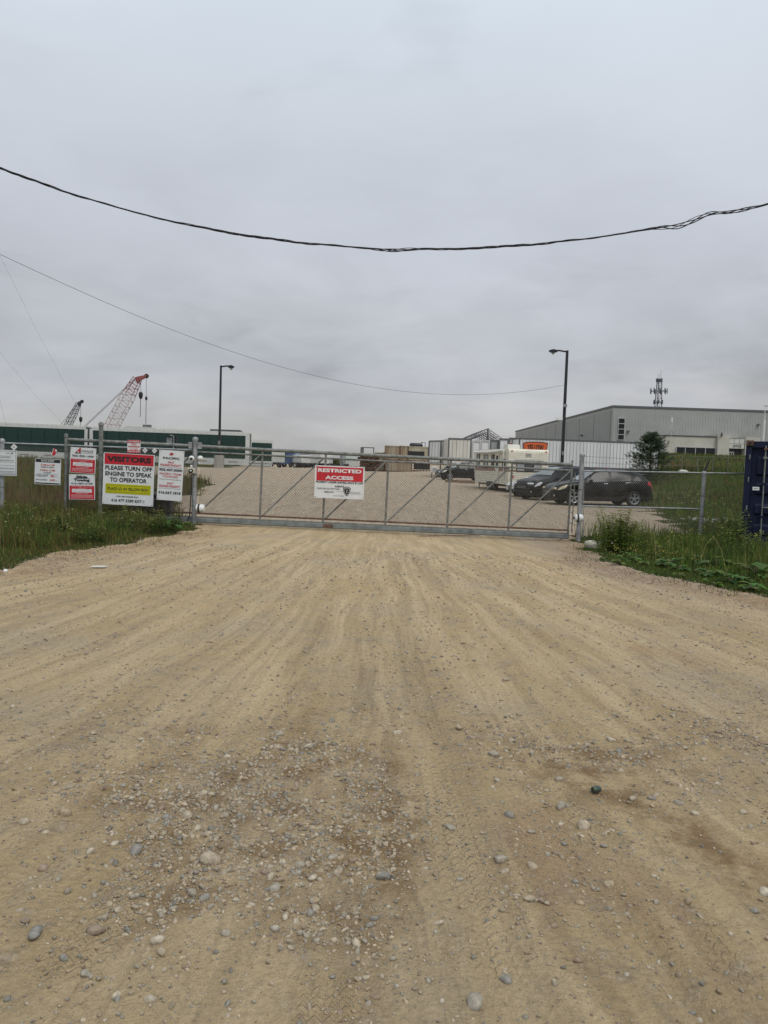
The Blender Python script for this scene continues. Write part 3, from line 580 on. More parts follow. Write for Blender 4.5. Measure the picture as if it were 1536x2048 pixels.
for i, (px, Y, n_, h, lab) in enumerate([
    (1238, 16.3, 16, .95, 'tall bushy goldenrod clump just right of the pale boulders'), (1262, 16.9, 10, .80, 'goldenrod stalks at the back right of the bushy clump'), (1215, 17.4, 7, .62, 'shorter weed at the left flank of the goldenrod clump'),
    (1292, 16.2, 6, .62, 'lone pale tipped weed between the goldenrod and the fence post'), (1345, 16.8, 6, .50, 'low leafy weed midway between goldenrod and fence post'), (1376, 17.5, 9, .62, 'dark leafy weed just left of the right fence post foot'),
    (1405, 17.0, 8, .55, 'leafy weed at the foot of the right fence post'), (1438, 18.3, 11, .98, 'tall weed between the right fence post and the blue container'), (1466, 18.0, 12, 1.05, 'tallest weed leaning on the blue container corner'), (1452, 16.5, 9, .75, 'leafy weed in front of the container corner weeds'),
    (1500, 16.3, 9, .7, 'weed growing under the blue container doors'), (1525, 15.4, 9, .6, 'weed at the right picture edge before the container'), (1320, 14.8, 8, .38, 'low weed above the broad leaves on the right verge')]):
    x, y = pxy(px, Y); stalk_weed(x, y, n_, h, lab, 50 + i, 'weeds on the right verge', 30 if i > 2 else 52, (.085, .14, .03) if i > 2 else (.15, .21, .045))
for i, (px, Y, n_, h, lab) in enumerate([(310, 16.6, 8, .55, 'bright green weed under the large visitor notice'), (345, 17.2, 7, .42, 'weed under the tilted white towing sign'), (150, 15.6, 8, .5, 'weed below the two red and white towing signs'), (235, 16.0, 9, .62, 'feathery weed at the left foot of the visitor notice'), (90, 14.2, 8, .5, 'weed in the left verge below the rate board'), (30, 15.5, 9, .6, 'dark weed below the white permit board'), (190, 13.8, 7, .4, 'low weed near the left road edge')]):
    x, y = pxy(px, Y); stalk_weed(x, y, n_, h, lab, 80 + i, 'weeds on the left verge', 26, (.07, .11, .026), .3)
def broadleaf(x, y, n, ln, label, seed, group, col=(.085, .15, .04)):
    r = random.Random(seed); root = thing('broadleaf_plant', label, 'plant', (x, y, float(ground_z(x, y))), group=group)
    for i in range(n):
        a = i * 2.4 + r.random() * .6; e_ = r.uniform(.15, .8); l_ = ln * r.uniform(.6, 1.1); c = tuple(q * r.uniform(.75, 1.3) for q in col)
        b0 = (math.cos(a) * l_ * .35, math.sin(a) * l_ * .35, l_ * (.15 + .7 * e_)); st = MB(); st.tube([(0, 0, 0), (b0[0] * .6, b0[1] * .6, b0[2] * .8), b0], .006, 4, False)
        lf = leafset('leaf', [(b0, (math.cos(a), math.sin(a), r.uniform(-.35, .25)), l_, l_ * .85, c)], leaf_m, root)
        st.build('leaf_stalk', MATS['weed_stem'], lf, fix=False)
bl = [(1222, 1112), (1255, 1122), (1283, 1136), (1310, 1141), (1345, 1146), (1372, 1152), (1400, 1160), (1432, 1168), (1462, 1172), (1490, 1182), (1518, 1188), (1380, 1100), (1270, 1100), (1420, 1140), (1340, 1120), (1500, 1160), (1460, 1150)]
for i, (px, py) in enumerate(bl):
    p = ray_ground(px, py); names = ['foremost left', 'second', 'third', 'fourth', 'fifth', 'sixth', 'seventh', 'eighth', 'ninth', 'tenth', 'rightmost']
    lab = ('%s broad leaved plant along the right road edge counted from the boulders' % names[i]) if i < 11 else ['large burdock below the right fence post', 'burdock at the foot of the goldenrod', 'burdock in the grass left of the container', 'burdock between goldenrod and fence post foot', 'burdock below the container doors near the picture edge', 'burdock just below the container corner weeds'][i - 11]
    broadleaf(p.x + .10 + .15 * math.sin(i * 2.3), p.y + .3 + .25 * math.sin(i * 3.7), 12, (.20, .14, .17, .12)[i % 4] if i < 11 else .26, lab, 200 + i, 'broad leaved plants at the right road edge')
rb = random.Random(77)
for k in range(34):
    y = rb.uniform(10.2, 16.5); x = float(np.interp(y, XR_Y, XR_X)) + rb.uniform(-.1, 1.3)
    if float(veg(x, y)) < 0: continue
    broadleaf(x, y, rb.randint(5, 9), rb.uniform(.07, .15), 'small broad leaved plant in the low growth on the right verge', 300 + k, 'small broad leaved plants on the right verge', (.07 + rb.uniform(0, .04), .12 + rb.uniform(0, .06), .035))
for i, (px, py) in enumerate([(318, 1062), (340, 1064), (362, 1058), (335, 1050)]):
    p = ray_ground(px, py); broadleaf(p.x, p.y, 10, .22, ['left burdock at the road edge under the big notice', 'middle burdock below the tilted towing sign', 'burdock just left of the gate camera post', 'burdock behind the others against the gate bottom beam'][i], 240 + i, 'burdock by the left gate post', (.09, .17, .04))
# boulders by the right gate post
bold_m = attr_mat('pale_boulder', .9, .2, .6, 30)
for i, (px, py, w, lab, c) in enumerate([(1186, 1098, 22, 'pale rounded boulder nearest the right gate post', (.40, .37, .30)), (1202, 1090, 14, 'small grey boulder behind the pale ones', (.30, .28, .25)), (1214, 1094, 24, 'large pale boulder leaning left of the goldenrod', (.38, .34, .26)), (1222, 1100, 22, 'angular tan boulder in front at the goldenrod foot', (.36, .32, .25)), (1312, 1075, 11, 'small white stone between goldenrod and fence post', (.5, .48, .42)), (1228, 1078, 26, 'long slanting slab behind the goldenrod boulders', (.33, .29, .22))]):
    p = ray_ground(px, py); V, Fc = rock_template(2, 500 + i, .75, .2, True); r_ = w / F * p.y / 2 * 1.5
    o = npmesh('boulder', V * r_, Fc, bold_m, np.tile(c, (len(V), 1)) * RNG.uniform(.9, 1.1, (len(V), 1))); o.location = (p.x, p.y, p.z + r_ * .42); o.rotation_euler = (0, 0, i * 1.3); tag(o, lab, 'boulder', 'boulders by the right gate post')
n = 90; X = RNG.normal(pxy(1420, 27.5)[0], .55, n); Y = RNG.normal(27.5, .25, n)
o = scatter('rubble_heap', t80, X, Y, RNG.uniform(.04, .10, n), RNG.uniform(.6, 1.6, n), np.tile((.42, .40, .34), (n, 1)) * RNG.uniform(.7, 1.1, (n, 1)), stone_m, None); tag(o, 'heap of pale rubble in the grass behind the right fence post', 'rubble')
p = P(1366, 941, 76); V, Fc = rock_template(2, 900, .6, .1); o = npmesh('boulder', V * .55, Fc, bold_m, np.tile((.55, .53, .48), (len(V), 1))); o.location = (p.x, 76, g(p.x, 76) + .3); tag(o, 'white boulder on the bank right of the pine', 'boulder')
# ================================================================== BUILDING, TOWER, FAR THINGS
def frame_thing(name, label, cat, px, py, Y, rz=0, tilt=0, group=None):
    p = P(px, py, Y); return thing(name, label, cat, (p.x, p.y, p.z), rz, tilt, group)
wall_m = mat('grey_cladding', (.37, .37, .35), .6, .1, .06, .3)
wall2_m = mat('grey_panel', (.31, .31, .295), .6, .1, .05, .3)
trim_m = mat('dark_trim', (.12, .125, .125), .6, .1, .1)
beige = mat('beige_render', (.52, .49, .42), .8, 0, .06, .8)
beige_l = mat('light_panel', (.60, .59, .53), .7, 0, .05, 1)
BX = P(1222, 900, 150).x; BZ = 5.4; BT = P(1222, 812, 150).z
bd = thing('warehouse', 'long grey metal clad warehouse with beige office front on the right hill', 'building', (BX, 150, BZ))
H_ = BT - BZ; LEN = 84; DEP = 112
b = MB(); b.box((LEN / 2, DEP / 2, (H_ - 4) / 2 - 0), (LEN, DEP, H_ + 4 - .3)); b.build('wall', wall_m, bd)
rf = MB(); rf.box((LEN / 2, DEP / 2, H_ - .02), (LEN + .3, DEP + .3, .36)); rfo = rf.build('roof', trim_m, bd)
sr = MB()
k = 0.27
while k < LEN: sr.box((k, -.025, H_ / 2 - .3), (.20, .05, H_ - .5)); k += .54
sr.build('wall_ribs', wall_m, bd, kind='stuff')
for i in range(9):   # left side wall panels with joints
    y0 = 1.0 + i * 12.2; pm = MB(); pm.box((-.05, y0 + 5.9, H_ / 2 - .4), (.10, 11.75, H_ - .8)); pm.build('wall_panel', wall2_m, bd)
wf = MB()
for z in (2.55, 3.6, 4.65, 5.7, 6.75):
    wf.box((1.75, -.12, z), (1.32, .12, .12))
for x in (1.13, 2.37): wf.box((x, -.121, 4.65), (.1, .12, 4.3))
wfo = wf.build('window_frame', mat('light_frame', (.5, .5, .48), .5), bd)
for z in (3.075, 4.125, 5.175, 6.225):
    b = MB(); b.box((1.75, -.09, z), (1.16, .04, .95)); b.build('pane', glass_d, wfo)
for lx, lz in ((3.1, 4.3), (64 * .44, 6.4)):
    b = MB(); b.box((lx, -.25, lz), (.45, .35, .25)); b.box((lx, -.5, lz - .1), (.35, .2, .12)); b.build('wall_lamp', trim_m, bd)
for ly, lz in ((22, 4.2), (62, 3.1), (84, 4.6)):
    b = MB(); b.box((-.35, ly, lz), (.5, .6, .35)); b.build('wall_lamp', trim_m, bd)
# office front (its own volumes), local x from pixel
def bx(px): return P(px, 900, 145).x - BX
OY = -8.0; oh = P(1400, 873, 142).z - BZ
b = MB(); b.box(((bx(1318) + bx(1418)) / 2, OY / 2, oh / 2 - 1.5), (bx(1418) - bx(1318), -OY - .1, oh + 3)); b.build('office_wall', beige, bd)
b = MB(); b.box(((bx(1318) + bx(1418)) / 2, OY / 2 - .05, oh + .06), (bx(1418) - bx(1318) + .2, -OY + .1, .14)); b.build('coping', trim_m, bd)
for a, c, hh in ((1418, 1440.5, .45), (1472, 1500, .15)):
    b = MB(); b.box(((bx(a) + bx(c)) / 2, OY / 2 - .4, (oh + hh) / 2 - 1.5), (bx(c) - bx(a), -OY + .6, oh + hh + 3)); b.build('pillar', beige, bd)
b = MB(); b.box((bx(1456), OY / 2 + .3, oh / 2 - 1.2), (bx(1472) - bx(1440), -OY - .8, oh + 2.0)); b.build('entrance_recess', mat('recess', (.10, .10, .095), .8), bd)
zc0 = P(1456, 897, 142).z - BZ; zc1 = P(1456, 877.5, 142).z - BZ; w = bx(1471.5) - bx(1441)
cp = MB(); cp.box((bx(1456.2), OY - .25, (zc0 + zc1) / 2), (w, .3, zc1 - zc0)); cpo = cp.build('canopy', trim_m, bd)
for i in range(3):
    for j in range(2):
        pw = w / 3; ph = (zc1 - zc0) / 2; b = MB(); b.box((bx(1441) + pw * (i + .5), OY - .42, zc0 + ph * (j + .5)), (pw - .07, .06, ph - .07)); b.build('canopy_panel', beige_l, cpo)
text(cpo, 'OFFICE', bx(1457), zc0 + .45, .52, 1.62, black_p, y=OY - .46, bold=.02)
dr = MB(); z0, z1 = P(1450, 915, 142).z - BZ, P(1450, 904, 142).z - BZ
for x in (1444.5, 1449, 1453.5): dr.box((bx(x), OY + .05, (z0 + z1) / 2), (.08, .1, z1 - z0))
dr.box((bx(1449), OY + .05, z1), (bx(1453.5) - bx(1444.5) + .08, .1, .12)); dr.build('door_frame', white_p, bd)
wz0, wz1 = P(1380, 912, 142).z - BZ, P(1380, 894.5, 142).z - BZ
wf = MB(); x0, x1 = bx(1340), bx(1416.5)
wf.box(((x0 + x1) / 2, OY - .12, wz1), (x1 - x0, .16, .1)); wf.box(((x0 + x1) / 2, OY - .12, wz0), (x1 - x0, .16, .14))
xm = [x0, bx(1357.5), bx(1377.5), bx(1397), x1]
for x in xm: wf.box((x, OY - .121, (wz0 + wz1) / 2), (.10, .15, wz1 - wz0))
wfo = wf.build('office_window', MATS['light_frame'], bd)
for a, c in zip(xm, xm[1:]):
    b = MB(); b.box(((a + c) / 2, OY - .09, (wz0 + wz1) / 2), (c - a - .1, .04, wz1 - wz0 - .1)); b.build('pane', glass_d, wfo)
# little mast on office roof
t = frame_thing('antenna_mast', 'small white antenna mast on the office roof', 'antenna', 1342, 873, 141)
b = MB(); b.tube([(0, 0, 0), (0, 0, 3.0)], .05, 6); b.build('mast', MATS['light_frame'], t)
b = MB(); b.tube([(0, 0, 2.6), (0, 0, 3.5)], .16, 8); b.build('antenna', white_p, t)
for sx in (-1, 1): b = MB(); b.tube([(0, 0, 1.2), (sx * .7, 0, 0)], .03, 5); b.build('brace', trim_m, t)
for i, (px, py) in enumerate([(1442, 877)]):
    t = frame_thing('satellite_dish', 'dark dish beside the office sign canopy', 'dish', px + 1, py, 141); b = MB(); b.lathe([(.0, .12), (.25, .08), (.4, 0), (.41, -.01), (0, .1)], (0, 0, .7), 'x', 12); b.build('dish', trim_m, t); b = MB(); b.tube([(0, 0, 0), (0, 0, .7)], .03, 5); b.build('bracket', trim_m, t)
# cell tower
TY = 300; p0 = P(1311, 900, TY); zt = P(1311, 756, TY).z; zb = g(p0.x, TY) - .5
t = thing('cell_tower', 'lattice telecom tower with antenna arms rising behind the warehouse roof', 'tower', (p0.x, TY, zb)); Ht = zt - zb
tw_m = mat('tower_steel', (.10, .105, .12), .7, .2, .1)
def wd(z): return .95 + 1.6 * (1 - z / Ht)
lat = MB(); zs_ = np.linspace(0, Ht, 19)
legs = [(math.cos(a), math.sin(a)) for a in (R(200), R(320), R(80))]
for cx, cy in legs:
    b = MB(); b.tube([(cx * wd(0), cy * wd(0), 0), (cx * wd(Ht), cy * wd(Ht), Ht)], .16, 6); b.build('leg', tw_m, t)
for i in range(18):
    a, c = zs_[i], zs_[i + 1]
    for k in range(3):
        q, r_ = legs[k], legs[(k + 1) % 3]; s0 = (q[0] * wd(a), q[1] * wd(a), a); s1 = (r_[0] * wd(c), r_[1] * wd(c), c); s2 = (r_[0] * wd(a), r_[1] * wd(a), a)
        lat.tube([s0, s1] if i % 2 else [s2, (q[0] * wd(c), q[1] * wd(c), c)], .065, 4, False); lat.tube([s0, s2], .065, 4, False)
lat.build('lattice_bracing', tw_m, t, kind='stuff', fix=False)
for zz, rad, nn in ((Ht - 5.0, 3.0, 9), (Ht - 9.2, 1.7, 6)):
    b = MB(); b.lathe([(rad * .9, -.06), (rad, -.06), (rad, .06), (rad * .9, .06), (rad * .9, -.06)], (0, 0, zz), 'z', 3 * 4)
    for k in range(3): a = R(80 + k * 120); b.tube([(0, 0, zz), (math.cos(a) * rad, math.sin(a) * rad, zz)], .07, 4)
    pf = b.build('platform', tw_m, t)
    for k in range(nn):
        a = 2 * math.pi * k / nn + .3; b = MB(); b.box((math.cos(a) * rad * 1.02, math.sin(a) * rad * 1.02, zz), (.3, .3, 2.0 if rad > 2 else 1.6)); b.build('panel_antenna', tw_m, pf)
b = MB(); b.lathe([(1.2, 0), (1.3, 0), (1.3, 1.1), (1.2, 1.1), (1.2, 0)], (0, 0, Ht - 1.4), 'z', 8); b.build('top_ring', tw_m, t)
for x, h in ((.5, 3.2), (-.6, 1.8), (.1, 1.5)): b = MB(); b.tube([(x, 0, Ht), (x, 0, Ht + h)], .05, 5); b.build('whip_antenna', tw_m, t)
# white pole above container
p = P(1526.5, 880, 100); zt = P(1529, 812, 100).z
t = thing('white_pole', 'white pole rising behind the blue container in front of the warehouse', 'pole', (p.x, 100, g(p.x, 100) - .2)); hz = zt - t.location.z
b = MB(); b.tube([(0, 0, 0), (0, 0, hz * .78)], .13, 10); b.tube([(0, 0, hz * .78), (0, 0, hz)], .045, 8); b.build('pole', white_p, t, True)
b = MB(); b.tube([(-.1, 0, hz), (1.3, 0, hz + .03)], .05, 6); b.box((1.35, 0, hz), (.7, .25, .12)); b.build('arm', trim_m, t)
# ---- hoop hall skeleton
hy0, hy1 = 128, 150; steel = mat('hall_steel', (.09, .09, .10), .7, .2, .1)
pk = P(976, 857, hy0); xl, xr = P(924, 880, hy0).x, P(1012, 880, hy0).x; zl = P(965, 881, hy0).z; zgr = g(pk.x, hy0)
t = thing('steel_hall_skeleton', 'bare steel roof trusses of an uncovered hall behind the white trailers', 'building frame', (pk.x, hy0, zgr))
for i in range(8):
    y = i * (hy1 - hy0) / 7; b = MB(); A = (xl - pk.x, y, zl - zgr); T_ = (0, y, pk.z - zgr); B = (xr - pk.x, y, zl - zgr)
    b.tube([(A[0], y, 0), A, T_, B, (B[0], y, 0)], .06, 4, False); b.tube([(A[0] + .3, y, A[2] - .5), (0, y, T_[2] - .7), (B[0] - .3, y, B[2] - .5)], .045, 4, False)
    for s_ in (0, 1):
        E = A if s_ == 0 else B
        for k in range(6):
            f0, f1 = k / 6, (k + .5) / 6; q = lambda f, d: (E[0] * (1 - f), y, E[2] + (T_[2] - E[2]) * f - d)
            b.tube([q(f0, .55), q(f1, 0), q(f0 + 1 / 6, .6)], .03, 3, False)
    b.build('truss', steel, t, fix=False)
for s_ in (0, 1):
    for k in range(6):
        f = k / 5; E = (xl if s_ == 0 else xr) - pk.x; x = E * (1 - f); z = zl - zgr + (pk.z - zl) * f; b = MB(); b.tube([(x, 0, z), (x, hy1 - hy0, z)], .04, 4, False); b.build('purlin', steel, t, fix=False)
b = MB(); b.tube([(0, 0, 0), (0, 0, pk.z - zgr)], .14, 6); b.build('post', steel, t)
# ================================================================== TRAILERS
tw = mat('trailer_white', (.72, .72, .71), .45, 0, .06, 1.2, col2=(.60, .60, .59), streak=True)
tw2 = mat('trailer_cream', (.60, .58, .52), .55, 0, .08, 1.5, col2=(.46, .44, .38), streak=True)
tgrey = mat('trailer_grey', (.33, .34, .33), .5, .1, .08, 1.5, streak=True)
green_t = mat('trailer_green', (.006, .034, .026), .5, 0, .15, 1.2)
def wheels(root, xs_, w, r=.5, z=.5):
    for x in xs_:
        for sy in (-1, 1):
            b = MB(); y0 = sy * (w / 2 - .32); b.lathe([(r * .55, -.14), (r * .9, -.15), (r, -.10), (r, .10), (r * .9, .15), (r * .55, .14)], (x, y0, z), 'y', 20); o = b.build('wheel', rubber, root, True)
            b = MB(); b.lathe([(0, -.06), (r * .3, -.08), (r * .56, -.13), (r * .56, .13), (r * .3, .08), (0, .06)], (x, y0, z), 'y', 16); b.build('rim', rim_m, o, True)
def trailer(label, a, c, Ya, Yb, ztop, zbot, zg, body_m, trim=trim_m, ribs=0, w=2.6, wh=True, panels=None, rail=None, group='semi trailers parked in the yard', flip=1):
    """side face from pixel a (depth Ya) to pixel c (depth Yb); body extends away from camera by w"""
    A = P(a, 930, Ya); B = P(c, 930, Yb); L_ = math.hypot(B.x - A.x, Yb - Ya); rz = math.atan2(Yb - Ya, B.x - A.x)
    t = thing('semi_trailer', label, 'trailer', (A.x, A.y, zg), rz, 0, group); h = ztop - zbot; z0 = zbot - zg
    b = MB(); b.box((L_ / 2, w / 2, z0 + h / 2), (L_ - .02, w - .04, h - .02), bev=.03); b.build('body', body_m, t)
    rm = rail or trim
    for zz, hh, nm in ((z0 + h, .14, 'top_rail'), (z0 + .02, .22, 'bottom_rail')):
        b = MB(); b.box((L_ / 2, 0, zz), (L_ + .02, .05, hh)); b.box((L_ / 2, w, zz), (L_ + .02, .05, hh)); b.box((0, w / 2, zz), (.05, w, hh * .9)); b.box((L_, w / 2, zz), (.05, w, hh * .9)); b.build(nm, rm, t)
    for x in (0, L_):
        for y in (0, w): b = MB(); b.box((x, y, z0 + h / 2), (.13, .13, h)); b.build('corner_post', rm if panels else trim, t)
    if ribs:
        b = MB(); k = ribs
        while k < L_ - .1: b.box((k, -.012, z0 + h / 2), (.035, .03, h - .3)); k += ribs
        b.build('side_ribs', mat('rib_grey', (.46, .46, .46), .5, 0, .05), t, kind='stuff')
    if panels:
        n_ = max(1, round(L_ / panels)); pw = (L_ - .2) / n_
        base = MB(); base.box((0, 0, 0), (pw - .035, .03, h - .34)); o0 = base.build('side_panel', body_m, t); o0.location = (.1 + pw / 2, -.02, z0 + h / 2)
        for k in range(1, n_):
            q = o0.copy(); C.objects.link(q); q.parent = t; q.location.x = .1 + pw * (k + .5)
    if wh:
        wheels(t, (L_ - 1.6, L_ - 2.9) if flip > 0 else (1.6, 2.9), w)
        for yy in (.4, w - .4): b = MB(); x = 2.6 if flip > 0 else L_ - 2.6; b.box((x, yy, z0 / 2 + .03), (.14, .14, z0 - .06)); b.box((x, yy, .05), (.35, .35, .08)); b.build('landing_leg', black_m, t)
        b = MB(); b.box(((L_ - 2.2) if flip > 0 else 2.2, w / 2, z0 - .2), (3, .9, .3)); b.build('axle_frame', black_m, t)
        for o in t.children:
            if o.name.startswith('wheel'): o.location.y = w / 2
    return t, L_, z0, h
# the long white trailer with the orange emblem
ty, L_, z0, h = trailer('long white ribbed trailer with an orange emblem behind the camper', 1037, 1316, 75, 76.5, P(1045, 877, 75).z, P(1100, 934, 75).z, .75, tw, ribs=.34)
lx = lambda px: P(px, 890, 75.2).x - ty.location.x
sg = MB(); sg.prism([(lx(1045), z0 + h - .42), (lx(1053), z0 + h - .30), (lx(1071), z0 + h - .25), (lx(1087), z0 + h - .27), (lx(1096.5), z0 + h - .36), (lx(1092.5), z0 + h - 1.55), (lx(1048.5), z0 + h - 1.55)], -.075, -.045); sgo = sg.build('emblem', mat('emblem_black', (.02, .012, .01), .5), ty)
sg = MB(); sg.prism([(lx(1046), z0 + h - .50), (lx(1053.5), z0 + h - .38), (lx(1071), z0 + h - .33), (lx(1087), z0 + h - .35), (lx(1095.3), z0 + h - .44), (lx(1091.5), z0 + h - 1.5), (lx(1049.5), z0 + h - 1.5)], -.09, -.07); sg.build('emblem_field', mat('emblem_orange', (.62, .12, .03), .5), sgo)
text(sgo, 'YELLOW', lx(1070.5), z0 + h - .86, .62, lx(1087.5) - lx(1053.5), MATS['emblem_black'], y=-.095, bold=.035)
for k in range(14): b = MB(); b.box((.9 + k * 1.0, -.03, z0 + .02), (.22, .02, .05)); b.build('marker_lamp', red_p, ty)
# rear-on and side-on white trailers
def end_trailer(label, a, c, Y, ytop, zg, body, dark, Ldepth=12, skew=0, h=None, latch=True, mark=None, w_side=None):
    A = P(a, ytop + 20, Y); B = P(c, ytop + 20, Y); w = B.x - A.x; zt_ = P((a + c) / 2, ytop, Y).z; zb_ = zg + 1.15; h = zt_ - zb_
    t = thing('semi_trailer', label, 'trailer', (A.x, Y, zg), skew, 0, 'semi trailers parked in the yard')
    b = MB(); b.box((w / 2, Ldepth / 2, 1.15 + h / 2), (w - .04, Ldepth, h - .04), bev=.03); b.build('body', body, t)
    b = MB(); b.box((w / 2, -.03, 1.15 + h - .07), (w, .1, .16)); b.box((w / 2, -.03, 1.15 + .06), (w, .1, .16)); b.build('door_header', dark, t)
    for x in (.06, w - .06): b = MB(); b.box((x, -.031, 1.15 + h / 2), (.14, .11, h)); b.build('corner_post', dark, t)
    if latch:
        for i in (0, 1):
            b = MB(); b.box((w * (.27 + .46 * i), -.02, 1.15 + h / 2), (w * .43, .05, h - .34)); d = b.build('door', body, t)
            for q in (.3, .7): b = MB(); xx = w * (.06 + .43 * q + .46 * i); b.tube([(xx, -.07, 1.3), (xx, -.07, 1.1 + h)], .018, 5); b.build('lock_rod', tgrey, d)
    wheels(t, (w * .5,), 0.64, .5) if False else None
    for sx in (.32, w - .32):
        for yy in (1.2, 2.5):
            b = MB(); b.lathe([(.28, -.2), (.46, -.22), (.5, -.15), (.5, .15), (.46, .22), (.28, .2)], (sx, yy, .5), 'x', 18); b.build('wheel', rubber, t, True)
    b = MB(); b.box((w / 2, .1, .55), (w * .8, .1, .1)); b.box((w * .25, .1, .85), (.08, .1, .6)); b.box((w * .75, .1, .85), (.08, .1, .6)); b.build('underride_bar', black_m, t)
    for yy in (9.3,):
        for sx in (.4, w - .4): b = MB(); b.box((sx, yy, .55), (.12, .12, 1.1)); b.build('landing_leg', black_m, t)
    return t, w, h
trailer('pale trailer seen from the side at the left of the white trailer row', 857, 880.5, 86, 84, P(868, 882, 85).z, P(868, 927, 85).z, .75, tw, w=6, wh=False, ribs=.6)
end_trailer('cream trailer with its rear doors facing the gate', 896, 943, 80, 876.5, .7, tw2, trim_m, 12, .05)
end_trailer('white trailer nose with grey seams right of the cream doors', 944, 961, 84, 881, .75, tw, MATS['rib_grey'], 12, 0, latch=False)
end_trailer('white trailer nose left of the grey trailer', 961.5, 979, 84.2, 880.5, .75, tw, MATS['rib_grey'], 12, 0, latch=False)
end_trailer('dull grey trailer in the middle of the row', 979.5, 997, 84.4, 879.5, .75, tgrey, trim_m, 12, 0, latch=False)
end_trailer('white trailer end between the grey one and the red patch', 997.5, 1017, 84, 877, .75, tw, trim_m, 12, 0, latch=False)
t6, w6, h6 = end_trailer('pinkish white trailer end with a red patch behind the camper roof', 1017.5, 1036, 84, 875.5, .75, mat('trailer_pinkish', (.60, .54, .53), .5, 0, .06), trim_m, 12, 0, latch=False)
b = MB(); b.box((w6 * .42, -.06, 1.15 + h6 - .95), (w6 * .5, .03, .75)); b.build('red_patch', mat('patch_red', (.55, .07, .03), .5), t6)
# green trailers at left
zt_ = P(340, 860, 76).z; zb_ = P(340, 919, 76).z; rail_w = mat('rail_white', (.58, .58, .55), .5, 0, .08, 3)
def green(label, a, c, Ya, Yb, dz=0, w=2.6, wh=True, flip=1):
    t, L_, z0, h = trailer(label, a, c, Ya, Yb, zt_ + dz, zb_ + dz, .55, green_t, rail_w, panels=1.25, rail=rail_w, w=w, wh=wh, group='green sided trailers on the left', flip=flip)
    b = MB(); b.box((L_ / 2, -.035, z0 + h - .17), (L_, .05, .26)); b.build('white_header', rail_w, t)
    b = MB(); b.box((L_ / 2, -.035, z0 - .02), (L_, .05, .62)); b.build('white_skirt_rail', rail_w, t)
    for k in range(5): b = MB(); b.box((L_ * (.1 + .2 * k), -.07, z0 - .02), (.9, .012, .10)); b.build('marker_strip', mat('marker_dull', (.28, .24, .22), .6), t)
    b = MB(); b.box((L_ * .42, .5, z0 / 2 - .05), (L_ * .5, .3, z0 * .6)); b.build('underbody_boxes', black_m, t)
    return t, L_, z0, h
green('long dark green trailer at the left picture edge', -75, 170, 74, 75.5, .05)
t, L_, z0, h = green('dark green trailer with white end post behind the gate', 184, 497, 75.5, 77)
b = MB(); b.box((L_ - .17, -.03, z0 + h / 2 - .15), (.34, .08, h + .35)); b.build('end_panel', rail_w, t)
t, L_, z0, h = green('shorter green trailer end behind the long one', 488, 544, 98, 98.5, -.15, flip=-1)
for lab, a, c, Y, y0, y1, mt in (('beige camper roof showing above the green trailer', 248, 322, 84, 848, 861, beige_l),):
    A = P(a, y1, Y); B = P(c, y0, Y); t = thing('parked_camper', lab, 'camper', (A.x, Y, g(A.x, Y))); zz = A.z - g(A.x, Y)
    b = MB(); b.prism([(0, .8), (B.x - A.x, .8), (B.x - A.x, zz + .1), (B.x - A.x - .5, zz + .35), (B.x - A.x - 1.2, zz + .45), (.2, zz + .5), (0, zz + .3)], 0, 2.4); b.build('body', mt, t)
    b = MB(); b.box((2.2, 1, zz + .62), (.8, .6, .25)); b.build('roof_vent', trim_m, t); wheels(t, (1.6, 2.4), 2.4, .4, .4)
A = P(421, 862, 81); B = P(480, 857.5, 81); t = thing('roof_panel_rack', 'dark panel rack showing above the green trailer beside the lamp post', 'rack', (A.x, 81, g(A.x, 81))); zz = A.z - g(A.x, 81)
b = MB(); b.box(((B.x - A.x) / 2, .5, zz + .08), (B.x - A.x, 1.4, .22)); b.build('rack_top', trim_m, t)
for x in (.2, (B.x - A.x) - .2): b = MB(); b.box((x, .5, zz / 2), (.12, .12, zz)); b.build('post', trim_m, t)
# two thin white posts in gap of trailers
for px, lab in ((172.5, 'left white corner pole at the gap between green trailers'), (181, 'right white corner pole at the gap between green trailers')):
    p = P(px, 900, 73.5); z_ = P(px, 858, 73.5).z; t = thing('white_post', lab, 'post', (p.x, 73.5, g(p.x, 73.5)), group='white poles in the trailer gap'); b = MB(); b.tube([(0, 0, 0), (0, 0, z_ - g(p.x, 73.5))], .12, 8); b.build('pole', rail_w, t, True)
    b = MB(); b.box((0, 0, .04), (.4, .4, .08)); b.build('base_plate', rail_w, t)
